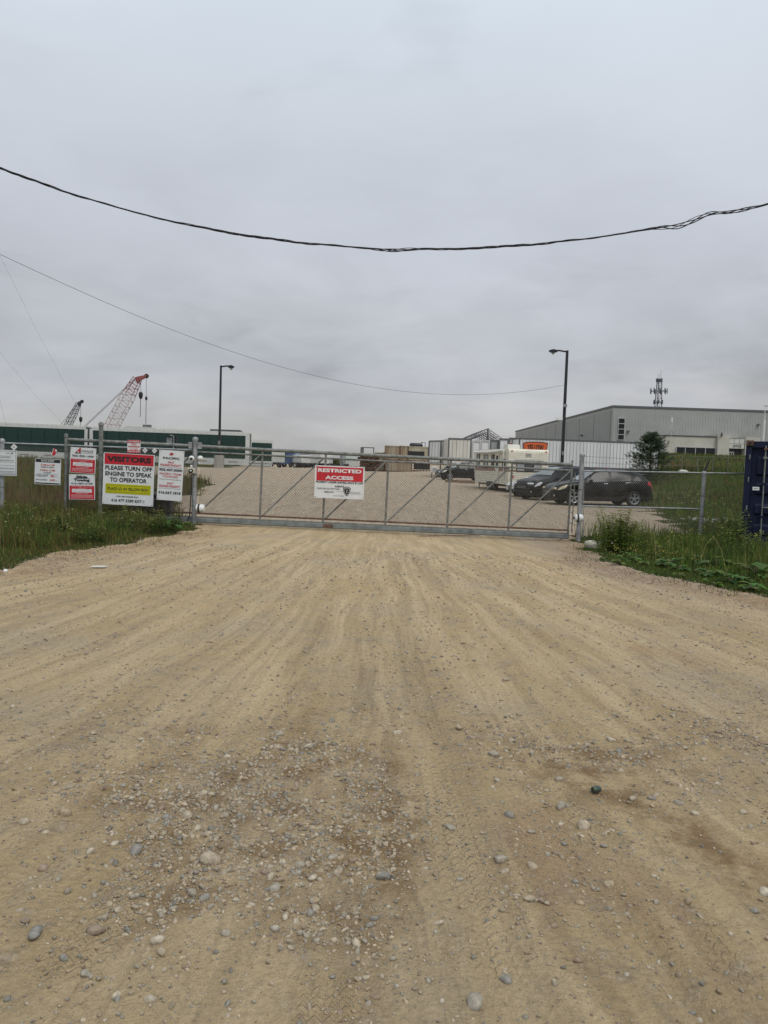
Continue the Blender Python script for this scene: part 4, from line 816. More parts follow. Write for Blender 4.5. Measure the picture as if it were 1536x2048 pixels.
# ================================================================== CRANES
def crane(label, pa, pb, Y, wa, wb, m_low, m_top, headx, hooks, pend, split=.62):
    A = P(*pa, Y); B = P(*pb, Y); d = (B - A).normalized(); zg = g(A.x, Y); A2 = A - d * ((A.z - zg - 1.6) / d.z)   # foot of boom near ground
    t = thing('crawler_crane', label, 'crane', (A2.x, Y, zg)); O = Vector((A2.x, Y, zg)); sd_ = Vector((d.z, 0, -d.x)); Lb = (B - A2).length; wA = wa * (1 + .0 * Lb)
    for k, (f0, f1, mm) in enumerate(((0, split, m_low), (split, 1, m_top))):
        for s_ in (-1, 1):
            for q in (-1, 1):
                b = MB(); p = lambda f: (A2 + d * Lb * f - O) + sd_ * s_ * (wA + (wb - wA) * max(0, (f - .75) / .25)) / 2 + Vector((0, q * (wA + (wb - wA) * max(0, (f - .75) / .25)) / 2, 0))
                b.tube([p(f0), p(min(f1, max(f0, .75))), p(f1)] if f1 > .75 else [p(f0), p(f1)], .058, 5, False); b.build('boom_chord', mm, t, fix=False)
        b = MB(); n_ = int(26 * (f1 - f0))
        for i in range(n_):
            a_, c_ = f0 + (f1 - f0) * i / n_, f0 + (f1 - f0) * (i + 1) / n_
            def pp(f, s_, q): ww = (wA + (wb - wA) * max(0, (f - .75) / .25)) / 2; return (A2 + d * Lb * f - O) + sd_ * s_ * ww + Vector((0, q * ww, 0))
            sg_ = 1 if i % 2 else -1
            for q in (-1, 1): b.tube([pp(a_, -sg_, q), pp(c_, sg_, q)], .03, 3, False); b.tube([pp(a_, -1, q), pp(a_, 1, q)], .035, 3, False)
            for s_ in (-1, 1): b.tube([pp(a_, s_, -sg_), pp(c_, s_, sg_)], .03, 3, False)
        b.build('boom_lacing', mm, t, kind='stuff', fix=False)
    T_ = B - O; hd = P(*headx, Y) - O; b = MB(); b.prism([(T_.x - wb * .35, T_.z - .1), (T_.x - wb * .1, T_.z + .25), (hd.x, hd.z + .18), (hd.x + .15, hd.z - .05), (hd.x - .1, hd.z - .25), (T_.x + wb * .35, T_.z - .35), (T_.x + wb * .1, T_.z - .8)], -.3, .3); b.build('boom_head', m_top, t)
    b = MB(); b.lathe([(0, -.1), (.38, -.1), (.38, .1), (0, .1)], hd, 'y', 14); b.build('head_sheave', black_m, t)
    for hx, y0, yb, y1 in hooks:
        h0, hb, h1 = P(hx, y0, Y) - O, P(hx, yb, Y) - O, P(hx - 1, y1, Y) - O; b = MB(); b.tube([h0, hb], .035, 4); b.build('hoist_rope', black_m, t)
        b = MB(); s_ = .36 if yb - y0 < 40 else .2; b.lathe([(0, -s_ * 1.8), (s_ * .6, -s_ * 1.4), (s_, -.1), (s_, s_), (s_ * .6, s_ * 1.6), (0, s_ * 1.8)], hb, 'z', 10); ho = b.build('hook_block', black_m, t)
        b = MB(); b.tube([hb, h1], .05, 4); b.build('sling', black_m, ho)
    for (ax, ay), (bx_, by_) in pend: b = MB(); e_ = P(ax, ay, Y) - O; f_ = P(bx_, by_, Y) - O; dd = (f_ - e_); k_ = (3.5 - e_.z) / dd.z; b.tube([e_, e_ + dd * k_], .04, 4, False); b.build('pendant_line', black_m, t, fix=False)
    b = MB(); b.box((-2.5, 0, 2.3), (7, 3, 2.2), bev=.2); bo = b.build('crane_body', m_top, t); b = MB(); b.box((.9, -1.0, 2.4), (1.8, 1.1, 2), bev=.15); b.build('cab', m_top, t)
    for s_ in (-1, 1): b = MB(); b.box((-1, s_ * 2.2, .6), (7.5, .9, 1.2), bev=.4); b.build('track', black_m, t)
    return t
cr_w = mat('crane_white', (.50, .42, .41), .6, .1, .2, 1); cr_r = mat('crane_red', (.30, .085, .085), .6, .1, .25, 1); cr_d = mat('crane_dark', (.045, .05, .065), .6, .1, .2)
cr = crane('red and white lattice boom crane standing behind the green trailers', (224, 852), (275, 757), 130, 1.85, 1.15, cr_w, cr_r, (293, 752), [(281.5, 760, 791, 834), (292.5, 756, 797, 848)], [((270, 757), (170, 851)), ((270, 760), (173, 851))], .80)
crane('small dark lattice crane left of the red and white one', (136, 851), (158, 806), 170, 1.2, .75, cr_d, cr_d, (164, 803), [(161.5, 806, 839, 852)], [((150, 815), (120, 851))], .8)
# ================================================================== LAMP POSTS
pole_m = mat('lamp_pole', (.018, .018, .022), .5, .2, .1)
def lamp(label, ptop, pbase_px, Y, arm, base_h, w=.16, zg=None, extra=True):
    T_ = P(*ptop, Y); zg = g(T_.x, Y) if zg is None else zg; t = thing('lamp_post', label, 'lamp post', (T_.x, Y, zg), group='lamp posts round the yard'); H = T_.z - zg
    b = MB(); b.tube([(0, 0, base_h), (0, 0, H)], [w * .78, w * .6], 4); b.build('pole', pole_m, t)
    b = MB(); b.box((0, 0, base_h + .03), (.5, .5, .06)); b.build('base_plate', pole_m, t)
    b = MB(); b.lathe([(0, -.4), (.42, -.4), (.40, base_h - .03), (.36, base_h), (0, base_h)], (0, 0, 0), 'z', 16); b.build('concrete_base', conc, t, True)
    b = MB(); s_ = arm / abs(arm); b.tube([(0, 0, H - .10), (arm * .45, 0, H - .02), (arm * .7, 0, H - .06)], .06, 6); ao = b.build('arm', pole_m, t)
    b = MB(); b.prism([(arm * .55, H - .14), (arm * .62, H + .02), (arm * .8, H + .05), (arm, H - .03), (arm * .98, H - .12), (arm * .8, H - .22)], -.16, .16); b.build('lamp_head', pole_m, ao)
    b = MB(); b.lathe([(0, -.14), (.09, -.10), (.12, 0), (0, 0)], (arm * .78, 0, H - .2), 'z', 10); b.build('lamp_lens', MATS['light_frame'], ao)
    if extra: b = MB(); b.box((0, -.14, base_h + 1.0), (.16, .08, .3)); b.build('hand_hole_cover', galv_d, t)
    return t, H
lamp('dark lamp post on a concrete base in front of the green trailer', (442, 731), 440, 62, 1.05, 1.0)
t, H = lamp('taller dark lamp post behind the crossovers with a camera on its shaft', (1134.5, 701), 1126, 58, -1.35, 1.5, .2)
for dz, sx in ((-5.1, -1), (-4.95, 0)): b = MB(); b.box((sx * .35, 0, H + dz), (.5 if sx else .2, .14, .16)); b.build('pole_camera', white_p if sx else galv, t)
b = MB(); b.tube([(0, -.15, H - 4.2), (0, -.15, H - 4.0)], .16, 8); b.build('pole_clamp', galv, t)
lamp('thin distant lamp post left of the pale trailer', (850.5, 885), 851, 190, -1.1, .8, .16, extra=False)
lamp('tiny distant lamp post above the rusty containers', (790.5, 901), 791, 330, -1.4, .8, .2, extra=False)
# ================================================================== MID YARD
cont_m = mat('rusty_tan_container', (.34, .295, .215), .8, .0, .2, 1.1, col2=(.19, .11, .06), streak=True)
cont2_m = mat('yellowed_container', (.42, .40, .31), .8, .0, .15, 1.0, col2=(.30, .24, .15), streak=True)
def container(label, a, c, Y, zlow, h, m_, group=None, depth=2.4, corr=.28, dark=None):
    A = P(a, 930, Y); B = P(c, 930, Y); L_ = B.x - A.x; t = thing('shipping_container', label, 'container', (A.x, Y, zlow), 0, 0, group)
    poly = [(0, .05)]; x = 0
    while x + corr < L_: poly += [(x + corr * .15, 0.0), (x + corr * .5, 0.0), (x + corr * .65, .07), (x + corr, .07)]; x += corr
    poly += [(L_, .05), (L_, depth), (0, depth)]; b = MB(); b.prism(poly, .15, h - .1, 'z'); b.build('corrugated_wall', m_, t)
    b = MB(); b.box((L_ / 2, depth / 2, h - .06), (L_ + .02, depth + .06, .14)); b.build('roof_rail', m_, t); b = MB(); b.box((L_ / 2, depth / 2, .08), (L_ + .02, depth + .06, .18)); b.build('bottom_rail', rusty, t)
    for x in (0, L_): b = MB(); b.box((x, 0, h / 2), (.12, .12, h)); b.build('corner_post', rusty, t)
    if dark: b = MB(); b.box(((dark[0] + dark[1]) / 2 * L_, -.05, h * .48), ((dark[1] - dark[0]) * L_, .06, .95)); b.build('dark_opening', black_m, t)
    return t
zb = P(800, 921.5, 128).z; zt2 = P(800, 892, 128).z; zgr = g(P(800, 930, 128).x, 128)
container('rusty tan container in the upper middle row behind the gate', 769, 799, 128, zb, zt2 - zb, cont_m, 'containers at the back of the yard')
container('brownish streaked container left of the yellowed one', 799.5, 815, 128, zb, zt2 - zb + .05, cont_m, 'containers at the back of the yard', corr=.36)
container('yellowed container with a dark opening in its side', 815.5, 856, 128, zb, zt2 - zb, cont2_m, 'containers at the back of the yard', dark=(.02, .80))
container('tan container lowest on the ground below the rusty one', 771, 824, 127, zgr, zb - zgr - .05, cont_m, 'containers at the back of the yard', corr=.5)
container('weathered low container between the scrap and the rusty one', 750, 768.5, 129, zgr, P(760, 905, 129).z - zgr, cont2_m, 'containers at the back of the yard')
A = P(826, 937, 127); B = P(862, 926, 127); t = thing('flat_rack', 'dark flat rack on the ground under the yellowed container', 'rack', (A.x, 127, zgr)); b = MB(); b.box(((B.x - A.x) / 2, 1, .22), (B.x - A.x, 2.3, .3)); b.build('deck', rusty, t)
for k in range(6): b = MB(); b.box(((B.x - A.x) * (.08 + .17 * k), .2, .9), (.12, .12, 1.2)); b.build('stake', black_m, t)
b = MB(); b.box(((B.x - A.x) / 2, 1.5, 1.1), (B.x - A.x - .3, 1, 1.2), bev=.1); b.build('load', black_m, t)
A = P(819, 904, 128); B = P(846, 899, 128); t = thing('black_tank', 'black rounded tank lying on top of the yellowed container', 'tank', (A.x, 129, zt2)); Lk = B.x - A.x
b = MB(); b.tube([(0, 0, .25), (.25, 0, .25), (Lk - .45, 0, .25), (Lk, 0, .2)], [.2, .38, .38, .15], 12); b.build('tank_body', mat('tank_blue_black', (.03, .035, .05), .5), t, True)
for k in range(4): b = MB(); b.tube([(.5 + k * .5, 0, .25), (.55 + k * .5, 0, .25)], .4, 12); b.build('tank_band', black_m, t)
A = P(757, 905, 131); t = thing('white_tarp_load', 'white covered load peeking over the containers', 'load', (A.x, 131, A.z)); b = MB(); b.prism([(0, -2), (1.9, -2), (1.9, .05), (1.6, .28), (.3, .25), (0, .1)], 0, 1.8); b.build('cover', white_p, t)
b = MB(); b.box((.95, .9, -2.6), (2, 1.8, 1.2)); b.build('pallet_stack', rusty, t)
# scrap stack
A = P(719, 936, 126); B = P(751, 894, 126); t = thing('scrap_stack', 'rust brown stack of scrap and timber behind the red and white gate notice', 'scrap pile', (A.x, 126, g(A.x, 126))); Wd_ = B.x - A.x; Hh = B.z - t.location.z
b = MB()
for k in range(260):
    x = RNG.uniform(0, Wd_ + .5); z = RNG.uniform(.1, Hh * .62); a = R(RNG.choice([0, 90, 20, 70, -30])); b.bar((x, RNG.uniform(-.6, .8), z), (x + math.cos(a) * RNG.uniform(.3, 1.2), RNG.uniform(-.6, .8), min(Hh * .66, z + abs(math.sin(a)) * .8)), .09)
b.build('scrap_bars', rusty, t, kind='stuff'); b = MB(); b.box((Wd_ / 2, 1.2, Hh * .62), (Wd_, 1.6, .2)); b.box((Wd_ * .5, 1.2, Hh * .97), (Wd_ * .85, 1.6, .12)); b.box((Wd_ * .12, 1.2, Hh * .8), (.5, 1.5, Hh * .34)); b.box((Wd_ * .88, 1.2, Hh * .8), (.15, 1.5, Hh * .34)); b.build('shelf', trim_m, t)
b = MB(); b.box((Wd_ * .5, 1.4, Hh * .3), (Wd_, 1, Hh * .6)); b.build('crate', mat('scrap_brown', (.12, .08, .06), .9, 0, .3, 4), t)
# small white/blue trucks far left of centre
def truck(label, px, Y, col, L_=6.5, rz=0, box=None, bonnet=True):
    A = P(px, 930, Y); t = thing('truck', label, 'truck', (A.x, Y, g(A.x, Y)), rz, 0, 'distant trucks at the yard edge'); cm = mat('truck_' + col[0], col[1], .4, .1, .08)
    b = MB(); b.prism([(0, .6), (0, 1.35), (.5, 1.6), (1.3, 1.65), (1.75, 2.6), (2.0, 2.9), (3.2, 2.95), (3.2, .6)] if bonnet else [(0, .6), (0, 2.6), (.3, 2.9), (2.2, 2.95), (2.2, .6)], -1.15, 1.15); co = b.build('cab', cm, t)
    b = MB(); b.box((2.2 if bonnet else .9, -1.17, 2.2), (.9, .03, .65)); b.build('cab_window', glass_d, co); b = MB(); b.box((.03, -.75, 1.0), (.1, .35, .25)); b.build('headlight', MATS['light_frame'], co)
    b = MB(); b.box((L_ / 2 + .8, 0, .75), (L_ - 1.5, .9, .25)); b.build('chassis', black_m, t)
    if box: b = MB(); b.box((3.4 + (L_ - 3.4) / 2, 0, .95 + box[1] / 2), (L_ - 3.5, 2.4, box[1]), bev=.05); b.build('cargo_box', mat('truckbox_' + box[0][0], box[0][1], .5), t)
    wheels(t, (.9, L_ - 1.1, L_ - 2.2) if L_ > 7 else (.9, L_ - 1.3), 2.5, .48, .48); return t
wh_ = ('white', (.62, .62, .60)); bl_ = ('blue', (.05, .09, .19)); gr_ = ('grey', (.28, .30, .33))
truck('white bonneted truck with a pale box right of the green trailers', 519, 122, wh_, 6.2, -.95, (('pale', (.48, .52, .48)), 1.7))
truck('blue truck cab standing right of the pale box truck', 556, 150, bl_, 6.0, -.5, None)
truck('second blue and white truck beside the blue one', 568, 152, ('bluewhite', (.25, .32, .45)), 6.2, -.7, (wh_, 1.5))
truck('dark grey truck in the middle of the distant row', 580, 165, ('dark', (.05, .05, .055)), 7, -.6, (('darkbox', (.06, .055, .05)), 1.4))
truck('white box truck right of the dark truck', 594, 165, wh_, 6, -1.2, (wh_, 2.0), False)
truck('grey and white truck before the tree covered hill', 607, 160, gr_, 7, -.8, (wh_, 2.0), False)
truck('dark pickup like truck at the foot of the hill', 622, 165, ('navy', (.05, .06, .09)), 6, -.3)
truck('white truck hidden low behind the gate notice', 644, 170, wh_, 6, -1.3, (wh_, 1.8), False)
truck('white rounded truck cab left of the scrap stack', 701, 160, wh_, 6.5, -.2, (wh_, 1.6))
truck('pale box truck just left of the rounded cab', 690, 166, gr_, 6, -1.3, (('pale', (.48, .52, .48)), 2.2), False)
# far wooded hill + treeline
hill_m = attr_mat('far_wood', .95, .1, .0, .15)
def wood(name, label, px0, px1, Y, tops, n_, sz):
    X = RNG.uniform(0, 1, n_); PX = px0 + (px1 - px0) * X; A = np.array([P(p, 930, Y).x for p in PX]); top = np.interp(PX, [q[0] for q in tops], [P(q[0], q[1], Y).z for q in tops]); base = g(A.mean(), Y) - 1
    Z = base + (top - base) * RNG.uniform(0, 1, n_) ** .7; Yy = Y + RNG.uniform(-6, 8, n_) * (1 + (Z - base) / 4); r = RNG.uniform(.6, 1.5, n_) * sz
    V0, F0 = t20[0]; Vs = V0[None] * r[:, None, None] * [1.2, 1.2, .9] * RNG.uniform(.8, 1.2, (n_, 12, 1)) + np.stack([A, Yy, Z - r * .8], -1)[:, None]
    c = np.array([(.05, .065, .022), (.08, .085, .03), (.035, .05, .02), (.10, .085, .045)])[RNG.integers(0, 4, n_)] * RNG.uniform(.7, 1.2, (n_, 1))
    o = npmesh(name, Vs.reshape(-1, 3), (F0[None] + (np.arange(n_) * 12)[:, None, None]).reshape(-1, 3), hill_m, np.repeat(c, 12, 0), None, 'stuff'); o['label'] = label; o['category'] = 'wood'
wood('wooded_hill', 'green and brown wooded hill beyond the yard behind the gate notice', 605, 730, 330, [(605, 934), (625, 922), (640, 916), (655, 914), (672, 915), (690, 921), (712, 922), (730, 926)], 1500, 1.5)
wood('distant_treeline', 'low dark treeline along the horizon beyond the yard', 380, 1000, 520, [(380, 917), (500, 920), (620, 926), (760, 928), (1000, 935)], 2200, 2.0)
# ================================================================== VEHICLES
def car(label, px, Y, rz, L_, W_, prof, belt, col_m, name='parked_suv', cat='car', wheel=(.19, .80), wr=.36, zg=None, side=(.30, .88), pillars=(.56,), lamp_col=None, roofrails=False, plate=False, spoiler=True, tail=True, ws=(.28, .42), rw=(.9, .97), group=None):
    """prof: [(t,z)] top outline t 0..1 front->rear, front at -x."""
    A = P(px, 960, Y); zg = g(A.x, Y) if zg is None else zg; t = thing(name, label, cat, (A.x, Y, zg), rz, 0, group)
    T_ = np.array([p[0] for p in prof]); Zp = np.array([p[1] for p in prof]); zb = .24
    fw = (wheel[0] - .5) * L_, (wheel[1] - .5) * L_
    def top(u): return float(np.interp(u, T_, Zp))
    def blt(u): return float(np.interp(u, [p[0] for p in belt], [p[1] for p in belt]))
    def halfw(u):
        e_ = min(u, 1 - u) / .11; k = 1 if e_ > 1 else (1 - (1 - e_) ** 2.4 * (.26 if u < .5 else .16)); return W_ / 2 * k
    def sec(u, v):   # v 0..1 bottom->centre top
        x = (u - .5) * L_; zt = top(u); zs = min(zt - .015, blt(u)); w = halfw(u); lo = zb + .10 * max(0, 1 - min(u, 1 - u) / .05)
        for c in fw:
            dx = abs(x - c)
            if dx < wr + .065: lo = max(lo, wr + math.sqrt((wr + .065) ** 2 - dx * dx))
        lo = min(lo, zs - .06)
        pts = [(w * .95, lo), (w * .985, lo + (zs - lo) * .22), (w, lo + (zs - lo) * .5), (w * .995, lo + (zs - lo) * .78), (w * .955, zs)]
        gh_ = zt - zs; k = min(1, gh_ / .45); tw_ = w * (.955 - .06 * (1 - k)) - .25 * k
        pts += [(w * .93, zs + .012), (w * .93 + (tw_ - w * .93) * .5, zs + gh_ * .48), (tw_, zs + gh_ * .86), (tw_ - .10, zt - .012), (tw_ * .5, zt + .012 * k), (0, zt + .02)]
        f = v * (len(pts) - 1); i = min(int(f), len(pts) - 2); q = f - i
        return Vector((x, -(pts[i][0] * (1 - q) + pts[i + 1][0] * q), pts[i][1] * (1 - q) + pts[i + 1][1] * q))
    us = sorted(set([round(float(q), 4) for q in np.linspace(0, 1, 64)])); nv = 11; vs = [i / 10 for i in range(nv)]
    b = MB(); V = []; Fc = []
    for u in us:
        ring = [sec(u, v) for v in vs]; V += ring + [Vector((p.x, -p.y, p.z)) for p in ring[-2::-1]]
    m_ = 2 * nv - 1
    for i in range(len(us) - 1):
        for k in range(m_ - 1): Fc.append((i * m_ + k, i * m_ + k + 1, (i + 1) * m_ + k + 1, (i + 1) * m_ + k))
    Fc += [tuple(range(m_)), tuple((len(us) - 1) * m_ + k for k in range(m_))]
    b.add(V, Fc); body = b.build('body', col_m, t, True)
    b = MB(); b.box((0, 0, .32), (L_ * .94, W_ * .8, .22)); b.box((0, 0, .55), (L_ * .8, W_ * .62, .5)); b.build('underbody', black_m, t)
    def patch(name, u0, u1, v0, v1, m2, off=.008, nu=10, nv_=5, both=True, sh=0, sh2=0, parent=None):
        for sgn in ((1, -1) if both else (1,)):
            bb = MB(); V = []
            for j in range(nv_ + 1):
                for i in range(nu + 1):
                    fv = j / nv_; vv = v0 + (v1 - v0) * fv; a_ = u0 + sh * fv; c_ = u1 - sh2 * fv; uu = a_ + (c_ - a_) * i / nu; p = sec(uu, vv)
                    p.y -= off; p.z += off * .5 * (vv > .55); V.append(Vector((p.x, p.y * sgn, p.z)))
            bb.add(V, [(j * (nu + 1) + i, j * (nu + 1) + i + 1, (j + 1) * (nu + 1) + i + 1, (j + 1) * (nu + 1) + i) for j in range(nv_) for i in range(nu)]); o = bb.build(name, m2, parent or t, True)
        return o
    cuts = [side[0]] + list(pillars) + [side[1]]
    for a_, c_ in zip(cuts, cuts[1:]): patch('side_window', a_ + .012, c_ - .012, .51, .705, glass_d, .010, sh=.075 if a_ == side[0] else 0, sh2=.05 if c_ == side[1] else 0)
    # windscreens: patch across the centre
    def screen(name, u0, u1, m2):
        bb = MB(); V = []; nu, nw = 6, 10
        for i in range(nu + 1):
            u = u0 + (u1 - u0) * i / nu; p = sec(u, .68 if True else 0)
            for j in range(nw + 1):
                f = -1 + 2 * j / nw; q = sec(u, 1 - abs(f) * .2); yy = f * abs(sec(u, .8).y) * 1.0; n_ = .012; V.append(Vector((q.x - n_ * (1 if u < .5 else -1) * .8, yy, top(u) + n_ + .02 * (1 - f * f))))
        bb.add(V, [(i * (nw + 1) + j, i * (nw + 1) + j + 1, (i + 1) * (nw + 1) + j + 1, (i + 1) * (nw + 1) + j) for i in range(nu) for j in range(nw)]); bb.build(name, m2, t, True)
    screen('windscreen', ws[0], ws[1], mat('windscreen_glass', (.20, .23, .23), .10, 0, .1, 1, spec=.9)); screen('rear_window', rw[0], rw[1], glass_d)  # windscreen base colour lightened to stand in for reflection; rear glass stays dark
    for u in list(pillars) + [side[0] + .02, side[1] - .09]:   # door seams
        patch('door_seam', u, u + .003, .06, .42, rubber, .004, 1, 6)
    patch('sill_trim', wheel[0] + .09, wheel[1] - .09, .0, .10, black_m, .012, 8, 2)
    for u in (pillars[0] - .075, min(side[1] - .13, pillars[0] + .145)): patch('door_handle', u, u + .042, .36, .385, chrome, .03, 2, 1)
    for c in fw:
        for sy in (-1, 1):
            bb = MB(); y0 = sy * (W_ / 2 - .13); bb.lathe([(wr * .62, -.10), (wr * .93, -.11), (wr, -.07), (wr, .07), (wr * .93, .11), (wr * .62, .10)], (c, y0, wr), 'y', 28); wo = bb.build('wheel', rubber, t, True)
            bb = MB(); bb.lathe([(wr * .60, -.10), (wr * .66, -.11), (wr * .66, .10), (wr * .60, .10), (wr * .60, -.10)], (c, y0, wr), 'y', 28)
            for k in range(5):
                a = k * 2 * math.pi / 5 + .3
                for da in (-.14, .14):
                    bb.bar((c + math.cos(a) * .05, y0 + sy * .095, wr + math.sin(a) * .05), (c + math.cos(a + da) * wr * .64, y0 + sy * .09, wr + math.sin(a + da) * wr * .64), .035, .03)
            bb.lathe([(0, .02), (.06, .02), (.07, -.02), (0, -.02)], (c, y0 + sy * .10, wr), 'y', 12); bb.build('rim', rim_m, wo)
            bb = MB(); bb.lathe([(0, -.02), (wr * .6, -.02), (wr * .6, .02), (0, .02)], (c, y0, wr), 'y', 20); bb.build('brake_disc', black_m, wo)
    hl = lamp_col or mat('headlight_glass', (.58, .57, .50), .2, 0, .1, 12, spec=.8)
    patch('headlight', .022, .115, .31, .43, hl, .012, 6, 3, sh=.035)
    zf = top(.0)
    for sy in (-1, 1): bb = MB(); bb.box((-L_ / 2 + .035, sy * W_ * .335, top(.02) - .13), (.14, .34, .12), Matrix.Rotation(sy * R(-24), 3, 'Z'), bev=.05); bb.build('headlight', hl, t)
    bb = MB(); bb.box((-L_ / 2 - .02, 0, .56), (.05, W_ * .70, .05), bev=.02); bb.build('bumper_trim', black_m, t)
    bb = MB(); bb.box((-L_ / 2 - .012, 0, zf - .16), (.03, W_ * .42, .13), bev=.01); go = bb.build('grille', black_m, t)
    for k in range(2): bb = MB(); bb.box((-L_ / 2 - .03, 0, zf - .13 - k * .06), (.012, W_ * .40, .014)); bb.build('grille_bar', chrome, go)
    bb = MB(); bb.box((-L_ / 2 - .012, 0, .42), (.04, W_ * .52, .16), bev=.02); bb.build('bumper_intake', black_m, t)
    if plate: bb = MB(); bb.box((-L_ / 2 - .04, 0, .50), (.015, .42, .16)); bb.build('number_plate', sign_w, t)
    for sy in (-1, 1): bb = MB(); bb.lathe([(0, -.02), (.06, -.02), (.06, .02), (0, .02)], (-L_ / 2 + .03, sy * W_ * .36, .42), 'x', 12); bb.build('fog_lamp', hl, t)
    if tail: patch('tail_light', .925, .99, .32, .50, mat('tail_red', (.50, .015, .015), .25, 0, .1, spec=.7), .014, 5, 3, sh=.018)
    for sy in (-1, 1): bb = MB(); u = side[0] + .045; p = sec(u, .5); bb.box((p.x + .0, sy * (abs(p.y) + .11), p.z + .07), (.14, .2, .14), bev=.045); bb.build('wing_mirror', col_m, t)
    if spoiler: bb = MB(); zz = top(.9); bb.box((L_ * .435, 0, zz + .012), (.28, W_ * .62, .035), Matrix.Rotation(R(-4), 3, 'Y'), bev=.012); bb.build('spoiler', chrome if False else col_m, t)
    if roofrails:
        for sy in (-1, 1): bb = MB(); bb.tube([((q - .5) * L_, sy * W_ * .335, top(q) + (.045 if .47 < q < .86 else 0)) for q in (.44, .47, .6, .75, .86, .89)], .014, 6); bb.build('roof_rail', black_m, t)
    bb = MB(); bb.tube([(L_ * .34, 0, top(.84)), (L_ * .30, 0, top(.84) + .14)], .006, 4); bb.build('aerial', black_m, t)
    return t
blk = mat('car_black', (.006, .006, .007), .30, .0, .2, 2, spec=.28, coat=.08)
blk2 = mat('car_black_dusty', (.009, .0095, .011), .36, .0, .2, 2, spec=.3, coat=.05)
sil = mat('car_white', (.62, .63, .64), .25, .1, .05, 2, coat=.4)
suvp = [(0, .72), (.015, .84), (.06, .94), (.16, 1.03), (.27, 1.10), (.30, 1.16), (.36, 1.36), (.42, 1.54), (.50, 1.63), (.62, 1.655), (.76, 1.62), (.87, 1.55), (.92, 1.40), (.965, 1.12), (.985, .95), (1, .70)]
suvb = [(0, .70), (.1, .90), (.28, 1.02), (.55, 1.08), (.8, 1.14), (1, 1.16)]
car('black crossover nearest the right fence with a red tail light and alloy wheels', 1195, 35.6, R(9), 4.72, 1.82, suvp, suvb, blk, side=(.30, .885), pillars=(.555, .775), group='cars parked behind the gate', lamp_col=mat('headlight_yellowed', (.52, .46, .30), .3, 0, .1, 10, spec=.7))
crv = [(0, .78), (.015, .92), (.06, 1.0), (.15, 1.06), (.235, 1.11), (.27, 1.20), (.36, 1.50), (.42, 1.63), (.52, 1.69), (.66, 1.69), (.82, 1.64), (.90, 1.56), (.95, 1.30), (.98, 1.05), (1, .75)]
car('black compact SUV nose out between the white sedan and the nearest crossover', 1117, 39.4, R(27), 4.55, 1.84, crv, suvb, blk2, side=(.27, .90), pillars=(.53, .76), group='cars parked behind the gate', plate=False, lamp_col=mat('headlight_clear', (.55, .57, .58), .15, 0, .1, 10, spec=.8), roofrails=True)
sed = [(0, .60), (.02, .72), (.10, .80), (.28, .93), (.31, 1.0), (.40, 1.26), (.46, 1.38), (.55, 1.43), (.66, 1.41), (.76, 1.28), (.84, 1.08), (.88, 1.04), (.97, 1.0), (1, .72)]
car('white sedan mostly hidden behind the black compact SUV', 1096, 42.4, R(30), 4.7, 1.84, sed, [(0, .60), (.1, .76), (.3, .90), (.6, .95), (1, .98)], sil, 'parked_sedan', side=(.31, .84), pillars=(.56,), group='cars parked behind the gate', plate=True, rw=(.74, .84), spoiler=False)
car('black SUV far behind, partly hidden by the cream camper', 925, 71, R(14), 4.9, 1.9, suvp, suvb, blk2, side=(.30, .885), pillars=(.555, .775), group='cars parked behind the gate')
# ---- camper (travel trailer)
cam_c = mat('camper_cream', (.68, .645, .53), .6, 0, .08, 2, col2=(.58, .54, .43)); strp = mat('camper_stripe', (.30, .17, .13), .6, 0, .15, 4)
A = P(1017, 930, 46); B = P(1094, 930, 46.6); Cc = P(949, 930, 54); rz = math.atan2(Cc.y - A.y, Cc.x - A.x)
t = thing('travel_camper', 'old cream travel camper with rolled awning parked behind the gate', 'camper', (A.x, A.y, .20), rz); Lc = math.hypot(Cc.x - A.x, Cc.y - A.y); Wc = math.hypot(B.x - A.x, B.y - A.y) * .99; z0, z1 = .42, 2.62
# local x runs forward (away), local -y.. : rear face at x=0, side facing viewer-left is y>0 -> width goes to -y
b = MB(); b.prism([(0, z0 + .05), (0, z1 - .12), (.12, z1), (Lc - .5, z1 + .02), (Lc - .05, z1 - .35), (Lc, z1 - .9), (Lc - .3, z0)], -Wc, 0); b.build('body', cam_c, t)
nl = 18
for k in range(nl):
    zz = z0 + .06 + k * (z1 - z0 - .2) / nl; st_ = (z1 - z0 - .2) / nl; bb = MB(); mm = strp if k in (7, 8) else cam_c
    bb.prism([(0, zz), (.028, zz), (.008, zz + st_ - .012), (0, zz + st_ - .012)], 0, 1, 'x'); V = bb.v
    rear = MB(); rear.add([(-y_, x_ * -Wc, z_) for x_, y_, z_ in V], bb.f); rear.build('rear_siding_strip', mm if k != 8 else cam_c, t)
    sd2 = MB(); sd2.add([(x_ * (Lc - .35), y_, z_) for x_, y_, z_ in V], bb.f); sd2.build('side_siding_strip', mm, t)
